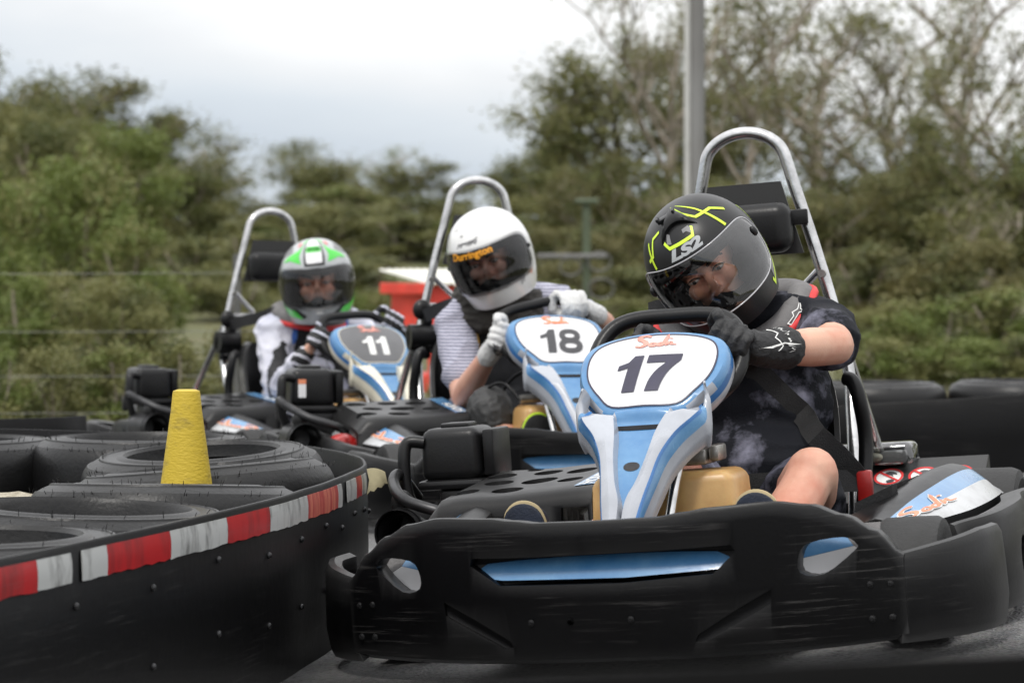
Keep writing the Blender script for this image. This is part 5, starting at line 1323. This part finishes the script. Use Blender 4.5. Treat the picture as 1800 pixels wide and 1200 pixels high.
def bush_tree(seed, H, W, n, leafL, low=.05):
    """dense leafy tree foliated nearly to the ground"""
    rd = random.Random(seed); tm, lm = MB(), MB(); C = []
    for i in range(5):
        a = rd.uniform(0, 6.28); e = Vector((math.cos(a) * W * .28, math.sin(a) * W * .28, H * rd.uniform(.55, .85))); mdl = e * .5 + Vector((rd.uniform(-.1, .1) * W, 0, 0)); tm.tube(smooth([(0, 0, -.2), mdl, e], 4), [H * .02 * (1 - .075 * k) for k in range(9)], 6)
    for i in range(34):
        z = rd.uniform(low, .93); w = math.sin(math.pi * min(1, (z * .82 + .14))) ** .7; a = rd.uniform(0, 6.28); r = W * .5 * w * math.sqrt(rd.random()) * 1.0
        C.append((Vector((r * math.cos(a), r * math.sin(a), z * H)), rd.uniform(.12, .22) * W))
    for k in range(n):
        c, r = rd.choice(C); v = Vector((rd.gauss(0, .5), rd.gauss(0, .5), rd.gauss(0, .45))) * r; p = c + v
        if p.z < .02: continue
        leaf_quad(lm, p, leafL * rd.uniform(.6, 1.3), leafL * .4, rd, .7, 0 if (int(c.x * 977) % 3) else 1)
    return tm, lm
LEAFSETS = {'olive': ['leaf_olive', 'leaf_dark'], 'green': ['leaf_green', 'leaf_olive'], 'dark': ['leaf_dark', 'leaf_olive'], 'brown': ['leaf_brown', 'leaf_dark'], 'grey': ['leaf_grey', 'leaf_olive']}
GUMS = [gum_tree(11, 8, .95, 210, 56, .26, .85, .16), gum_tree(23, 8, .8, 190, 50, .24, .75, .14), gum_tree(37, 8, 1.05, 220, 52, .25, .85, .14), gum_tree(41, 8, .9, 130, 24, .23, .66, .18), gum_tree(53, 8, 1.0, 130, 21, .21, .62, .16), gum_tree(67, 8, .85, 220, 60, .27, .9, .12)]
GUMS = [(t.mesh('trunk', ['bark_pale'], 60), l) for t, l in GUMS]
BUSH = [bush_tree(71, 3, 2.6, 6500, .17), bush_tree(83, 3, 3.0, 6500, .18), bush_tree(97, 3, 2.2, 6000, .16)]
BUSH = [(t.mesh('trunk', ['bark'], 60), l) for t, l in BUSH]
CM = {}
def tree(kind, v, px, top, Y, w, leaf, label, rz, group, cat='tree'):
    """px, top: where the crown's middle and top are seen; w: crown width in photo pixels"""
    src = (GUMS if kind == 'gum' else BUSH)[v]; H0 = 8. if kind == 'gum' else 3.
    X = (px - 900) / 4900 * Y; g = ground_z(X, Y); H = .77 - (top - 490) / 4900 * Y - g
    key = (kind, v, leaf)
    if key not in CM: CM[key] = src[1].mesh('crown', LEAFSETS[leaf], None)
    e = empty('gum_tree' if kind == 'gum' else 'bushy_tree' if cat == 'tree' else 'bush', (X, Y, g), (0, 0, rz))
    tag(e, label, cat, group)
    xs = [p[0] for p in src[1].v]; w0 = (max(xs) - min(xs)) * .86
    sz = H / H0; sx = (w / 4900 * Y) / w0
    e.scale = (sx, sx, sz)
    obj('trunk', src[0], parent=e); obj('crown', CM[key], parent=e)
    return e
GG = 'gum trees behind the track'; BG = 'bushy trees behind the track'; SG = 'bushes along the edge of the track'
T = [
 ('gum', 0, 30, 88, 58, 300, 'olive', 'tall olive gum tree in the top left corner, its crown the highest on the left', GG),
 ('gum', 2, 165, 112, 60, 300, 'brown', 'broad brownish gum tree just right of the one in the top left corner', GG),
 ('gum', 5, 275, 185, 62, 230, 'dark', 'dark gum tree on the right shoulder of the left-hand group', GG),
 ('gum', 3, 340, 215, 66, 200, 'olive', 'wispy gum with fine twigs against the grey sky, right end of the left-hand group', GG),
 ('gum', 1, 385, 345, 70, 150, 'dark', 'low dark gum in the dip left of the kart 11 roll hoop', GG),
 ('gum', 0, 560, 240, 78, 190, 'olive', 'gum with flat leaf layers above the helmet of the kart 11 driver', GG),
 ('gum', 4, 640, 248, 80, 170, 'green', 'open gum tree with gaps of sky, between karts 11 and 18', GG),
 ('gum', 2, 745, 272, 76, 180, 'dark', 'rounded gum tree just left of the kart 18 roll hoop', GG),
 ('gum', 3, 850, 395, 74, 170, 'olive', 'low gum tree behind the kart 18 driver helmet', GG),
 ('gum', 5, 985, 190, 60, 230, 'dark', 'dark dense gum right of the kart 18 roll hoop', GG),
 ('gum', 2, 1095, 55, 56, 300, 'olive', 'large gum tree just left of the tall grey light pole', GG),
 ('gum', 4, 1150, -80, 52, 330, 'grey', 'pale sparse gum whose top is cut off, crossing the light pole', GG),
 ('gum', 4, 1310, -120, 54, 300, 'grey', 'tall thin-leaved gum behind the roll hoop of kart 17', GG),
 ('gum', 3, 1430, -60, 56, 320, 'grey', 'tall bare-limbed gum just right of the kart 17 roll hoop', GG),
 ('gum', 3, 1545, 105, 50, 290, 'brown', 'brownish gum tree right of the kart 17 roll hoop', GG),
 ('gum', 5, 1640, 190, 48, 260, 'brown', 'heavy brown gum tree standing in front of a taller sparse one, right side', GG),
 ('gum', 4, 1740, -100, 50, 380, 'grey', 'tall sparse gum at the right edge, its top cut off', GG),
 ('gum', 3, 1790, 60, 46, 240, 'olive', 'forked gum on the right edge of the photo', GG),
 ('gum', 2, 1250, 195, 58, 210, 'olive', 'middle-height gum filling in behind the kart 17 helmet', GG),
 ('gum', 0, 1450, 300, 44, 260, 'brown', 'low brown gum right of the leg of the kart 17 roll hoop', GG),
 ('bush', 0, 20, 300, 34, 260, 'green', 'green leafy tree at the left edge, below the corner gum', BG),
 ('bush', 1, 130, 285, 33, 290, 'green', 'broad bright green tree in the middle of the left foliage', BG),
 ('bush', 2, 235, 395, 31, 210, 'green', 'light green tree at the right of the left foliage, above the yellow cone', BG),
 ('bush', 0, 60, 470, 25, 260, 'green', 'lower green tree in front at the left edge, with pale stems', BG),
 ('bush', 1, 195, 495, 24, 250, 'olive', 'lower olive tree in front, above the engine of kart 11', BG),
 ('bush', 2, 340, 415, 40, 210, 'olive', 'olive bushy tree left of the kart 11 roll hoop', BG),
 ('bush', 0, 440, 405, 48, 220, 'olive', 'olive tree directly behind the kart 11 roll hoop', BG),
 ('bush', 1, 580, 360, 52, 250, 'olive', 'olive round tree behind the kart 11 driver helmet', BG),
 ('bush', 2, 720, 375, 50, 230, 'olive', 'olive tree above the red hut', BG),
 ('bush', 1, 960, 400, 46, 240, 'brown', 'brownish tree right of the kart 18 helmet, behind the green post', BG),
 ('bush', 0, 1090, 390, 44, 250, 'brown', 'brownish tree left of the kart 17 helmet', BG),
 ('bush', 2, 1530, 430, 34, 250, 'brown', 'brown-green tree right of the kart 17 roll hoop leg', BG),
 ('bush', 1, 1690, 420, 34, 290, 'brown', 'brown-green tree above the right belt barrier', BG),
 ('bush', 0, 1620, 520, 24, 230, 'green', 'bright green bush above the right belt barrier, left of the edge one', BG),
 ('bush', 2, 1760, 505, 24, 230, 'green', 'bright green bush above the right belt barrier, on the right edge', BG),
 ('bush', 1, 1500, 545, 26, 170, 'olive', 'olive bush low beside the leg of the kart 17 roll hoop', BG),

 ('gum', 2, 95, 175, 52, 250, 'olive', 'full olive gum filling in below the two tallest crowns on the left', GG),
 ('gum', 5, 225, 250, 54, 260, 'olive', 'full gum below the broad brownish crown on the left', GG),
 ('gum', 5, 500, 330, 66, 200, 'olive', 'low full gum between the kart 11 hoop and helmet tops', GG),
 ('gum', 2, 660, 345, 66, 220, 'brown', 'low full brown gum right of the kart 11 helmet', GG),
 ('gum', 5, 800, 350, 64, 220, 'dark', 'low full dark gum behind the kart 18 roll hoop', GG),
 ('gum', 5, 1060, 260, 50, 240, 'brown', 'full brown gum between the green post and the light pole', GG),
 ('gum', 4, 1190, 300, 48, 240, 'dark', 'airy dark gum at the foot of the light pole', GG),
 ('gum', 3, 1340, 330, 46, 230, 'olive', 'airy olive gum seen through the kart 17 roll hoop', GG),
 ('gum', 4, 1720, 330, 42, 270, 'olive', 'airy olive gum at right, in front of the sparse tall one', GG),
 ('gum', 3, 1200, -60, 60, 320, 'olive', 'tall airy gum straight behind the light pole', GG),
 ('gum', 4, 1600, -20, 58, 330, 'grey', 'tall airy gum behind the heavy brown one, right side', GG),
 ('gum', 1, 900, 300, 70, 170, 'olive', 'slim gum directly over the kart 18 helmet', GG),
 ('bush', 0, 400, 470, 38, 220, 'olive', 'olive bushy tree low behind the kart 11 roll hoop', BG),
 ('bush', 1, 520, 450, 42, 230, 'dark', 'dark bushy tree low behind the kart 11 helmet', BG),
 ('bush', 2, 640, 450, 40, 200, 'olive', 'olive bushy tree left of the red hut', BG),
 ('bush', 0, 850, 450, 40, 230, 'olive', 'olive bushy tree behind the kart 18 driver', BG),
 ('bush', 1, 1010, 460, 38, 230, 'brown', 'brown bushy tree behind the green post', BG),
 ('bush', 2, 1130, 470, 38, 220, 'olive', 'olive bushy tree behind the kart 17 steering wheel', BG),
 ('bush', 0, 1420, 450, 36, 240, 'olive', 'olive bushy tree behind the kart 17 driver shoulder', BG),
 ('bush', 0, 60, 205, 48, 300, 'olive', 'rounded full tree just under the top of the left-hand crowns, near the left edge', BG),
 ('bush', 1, 200, 225, 50, 300, 'green', 'rounded green tree under the middle of the left-hand crowns', BG),
 ('bush', 2, 320, 300, 52, 220, 'olive', 'rounded olive tree at the right slope of the left-hand crowns', BG),
 ('bush', 0, 430, 390, 58, 200, 'green', 'rounded green tree in the dip of the skyline at left', BG),
 ('bush', 1, 500, 365, 60, 200, 'olive', 'rounded olive tree above the kart 11 helmet, in the back row', BG),
 ('bush', 2, 600, 330, 62, 220, 'green', 'rounded green tree between karts 11 and 18, in the back row', BG),
 ('bush', 0, 720, 345, 60, 230, 'olive', 'rounded olive tree left of the kart 18 helmet, in the back row', BG),
 ('bush', 1, 850, 380, 58, 220, 'green', 'rounded green tree behind the kart 18 helmet, in the back row', BG),
 ('bush', 2, 990, 300, 54, 240, 'olive', 'rounded olive tree behind the green post, in the back row', BG),
 ('bush', 0, 1110, 280, 52, 240, 'green', 'rounded green tree left of the light pole, in the back row', BG),
 ('bush', 1, 1230, 320, 50, 240, 'olive', 'rounded olive tree at the light pole, in the back row', BG),
 ('bush', 2, 1350, 345, 52, 230, 'green', 'rounded green tree inside the kart 17 hoop, in the back row', BG),
 ('bush', 0, 1470, 310, 50, 250, 'olive', 'rounded olive tree right of the kart 17 hoop, in the back row', BG),
 ('bush', 1, 1610, 290, 48, 260, 'brown', 'rounded brown tree left of the right-hand edge, in the back row', BG),
 ('bush', 2, 1750, 310, 46, 270, 'olive', 'rounded olive tree near the right edge, in the back row', BG),
 ('bush', 0, 1830, 240, 50, 260, 'green', 'rounded green tree cut by the right edge, in the back row', BG),
 ('bush', 1, -40, 180, 50, 240, 'olive', 'rounded olive tree cut by the left edge, in the back row', BG),
]
for i, (k, v, px, top, Y, w, lf, lb, g) in enumerate(T): tree(k, v, px, top, Y, w, lf, lb, i * 2.1, g)
BS = [(-20, 600, 15.1, 170, 'green', 'green bush low at the left edge, over the far left barrier'), (95, 612, 15.2, 160, 'olive', 'olive bush low at the left, second from the edge'), (205, 605, 15.3, 160, 'green', 'green bush low behind the engine of kart 11'),
      (310, 590, 15.7, 170, 'olive', 'olive bush low between the engine of kart 11 and its roll hoop'), (430, 575, 17, 190, 'brown', 'brown bush behind the lower roll hoop of kart 11'), (530, 520, 28, 200, 'olive', 'olive bush behind the shoulder of the kart 11 driver'),
      (640, 505, 26, 130, 'green', 'bright green bush left of the red hut'), (820, 520, 30, 220, 'olive', 'olive bush behind the red hut'), (950, 500, 33, 190, 'green', 'green bush at the foot of the green post'), (1070, 520, 32, 200, 'green', 'green bush between the green post and the kart 17 wheel'),
      (1200, 540, 30, 240, 'olive', 'olive bush hidden behind the kart 17 driver'), (1390, 540, 26, 220, 'olive', 'olive bush behind the shoulder of the kart 17 driver'), (1560, 590, 19, 200, 'green', 'green bush low behind the right tyres, left one'), (1700, 595, 19, 200, 'green', 'green bush low behind the right tyres, middle one'), (1810, 590, 19, 180, 'olive', 'olive bush low behind the right tyres, on the edge')]
for i, (px, top, Y, w, lf, lb) in enumerate(BS): tree('bush', i % 3, px, top, Y, w, lf, lb, i * 1.7, SG, 'bush')

# woodland beyond both sides of the photo, seen only as a mass
wd = MB(); rd = random.Random(9)
for i in range(26):
    sg = -1 if i % 2 else 1; X = sg * rd.uniform(13.5, 42); Y = rd.uniform(38, 70); src = BUSH[i % 3][1] if i % 4 else GUMS[(i // 4) % 6][1]; sc = rd.uniform(2.0, 3.2) if i % 4 else rd.uniform(.9, 1.3); g = ground_z(X, Y); a = rd.uniform(0, 6.28); ca, sa = math.cos(a), math.sin(a)
    step = 3 if i % 4 else 2
    vs = []; fs = []
    for f in src.f[::step]:
        b = len(vs); vs += [(X + (src.v[k][0] * ca - src.v[k][1] * sa) * sc, Y + (src.v[k][0] * sa + src.v[k][1] * ca) * sc, g + src.v[k][2] * sc) for k in f]; fs.append(tuple(range(b, b + len(f))))
    wd.add(vs, fs, [rd.choice((0, 0, 1)) for _ in fs])
tag(obj('far_wood', wd, ['leaf_olive', 'leaf_green'], sharp=None), kind='stuff')
# ------------------------------------------------------------------ sky, sun, camera
w = bpy.data.worlds.new('World'); S.world = w; w.use_nodes = True
nt = w.node_tree; N = nt.nodes; L = nt.links
bg = N['Background']; SUN_EL, SUN_AZ = R(58), R(205)   # azimuth from +Y towards +X: behind the photographer, from the left
sky = N.new('ShaderNodeTexSky'); sky.sky_type = 'NISHITA'; sky.sun_disc = False; sky.sun_elevation = SUN_EL; sky.sun_rotation = SUN_AZ
L.new(sky.outputs[0], bg.inputs['Color']); bg.inputs['Strength'].default_value = .09
tc = N.new('ShaderNodeTexCoord'); sx = N.new('ShaderNodeSeparateXYZ'); L.new(tc.outputs['Generated'], sx.inputs[0])
mp = N.new('ShaderNodeMapping'); mp.inputs['Scale'].default_value = (7, 7, 22); L.new(tc.outputs['Generated'], mp.inputs[0])
nz = N.new('ShaderNodeTexNoise'); nz.inputs['Scale'].default_value = 1.0; nz.inputs['Detail'].default_value = 5; L.new(mp.outputs[0], nz.inputs['Vector'])
def M_(op, a, b=None, c=None):
    n = N.new('ShaderNodeMath'); n.operation = op
    for i, x in enumerate((a, b, c)):
        if x is None: continue
        if isinstance(x, (int, float)): n.inputs[i].default_value = x
        else: L.new(x, n.inputs[i])
    return n.outputs[0]
e = M_('ADD', sx.outputs['Z'], M_('MULTIPLY', M_('SUBTRACT', nz.outputs['Fac'], .5), .05))
e = M_('ADD', e, M_('MULTIPLY', sx.outputs['X'], .14))
mr = N.new('ShaderNodeMapRange'); mr.inputs['From Min'].default_value = 0; mr.inputs['From Max'].default_value = .25; L.new(e, mr.inputs['Value'])
rp = N.new('ShaderNodeValToRGB'); el = rp.color_ramp.elements
el[0].position = .0; el[0].color = (.78, .83, .90, 1); el[1].position = 1; el[1].color = (1.15, 1.15, 1.16, 1)
for p_, c_ in ((.13, (.66, .73, .82, 1)), (.20, (.78, .84, .91, 1)), (.28, (.95, .97, 1.0, 1)), (.35, (1.15, 1.15, 1.15, 1))):
    q_ = el.new(p_); q_.color = c_
L.new(mr.outputs[0], rp.inputs['Fac'])
bg2 = N.new('ShaderNodeBackground'); bg2.inputs['Strength'].default_value = 1.0
zen = N.new('ShaderNodeMapRange'); zen.inputs['From Min'].default_value = .12; zen.inputs['From Max'].default_value = 1; zen.inputs['To Min'].default_value = 1.0; zen.inputs['To Max'].default_value = 1.9
L.new(sx.outputs['Z'], zen.inputs['Value'])
L.new(rp.outputs['Color'], bg2.inputs['Color']); L.new(zen.outputs[0], bg2.inputs['Strength'])
mx = N.new('ShaderNodeMixShader'); mx.inputs['Fac'].default_value = .9; L.new(bg.outputs[0], mx.inputs[1]); L.new(bg2.outputs[0], mx.inputs[2])
L.new(mx.outputs[0], N['World Output'].inputs['Surface'])
sl = bpy.data.lights.new('sun', 'SUN'); sl.energy = 1.9; sl.angle = R(10); sl.color = (1, .965, .91)
so = bpy.data.objects.new('sun', sl); COL.objects.link(so); so.location = (-3, -4, 8)
d = Vector((math.sin(SUN_AZ) * math.cos(SUN_EL), math.cos(SUN_AZ) * math.cos(SUN_EL), math.sin(SUN_EL)))
so.rotation_euler = d.to_track_quat('Z', 'Y').to_euler()
cd = bpy.data.cameras.new('camera'); co = bpy.data.objects.new('camera', cd); COL.objects.link(co); S.camera = co
co.location = (0, 0, .77); co.rotation_euler = (R(90), 0, 0); cd.lens = 98; cd.sensor_width = 36; cd.shift_y = -110 / 1800
cd.clip_start = .05; cd.clip_end = 2000
cd.dof.use_dof = True; cd.dof.focus_distance = 6.0; cd.dof.aperture_fstop = 5.6; cd.dof.aperture_blades = 0
S.view_settings.view_transform = 'Standard'; S.view_settings.look = 'None'; S.view_settings.gamma = 1; S.view_settings.exposure = 0
S.render.engine = 'CYCLES'
cy = S.cycles; cy.max_bounces = 8; cy.transparent_max_bounces = 16; cy.use_denoising = True; cy.use_adaptive_sampling = True; cy.adaptive_threshold = .015
cy.caustics_reflective = False; cy.caustics_refractive = False; cy.sample_clamp_indirect = 6
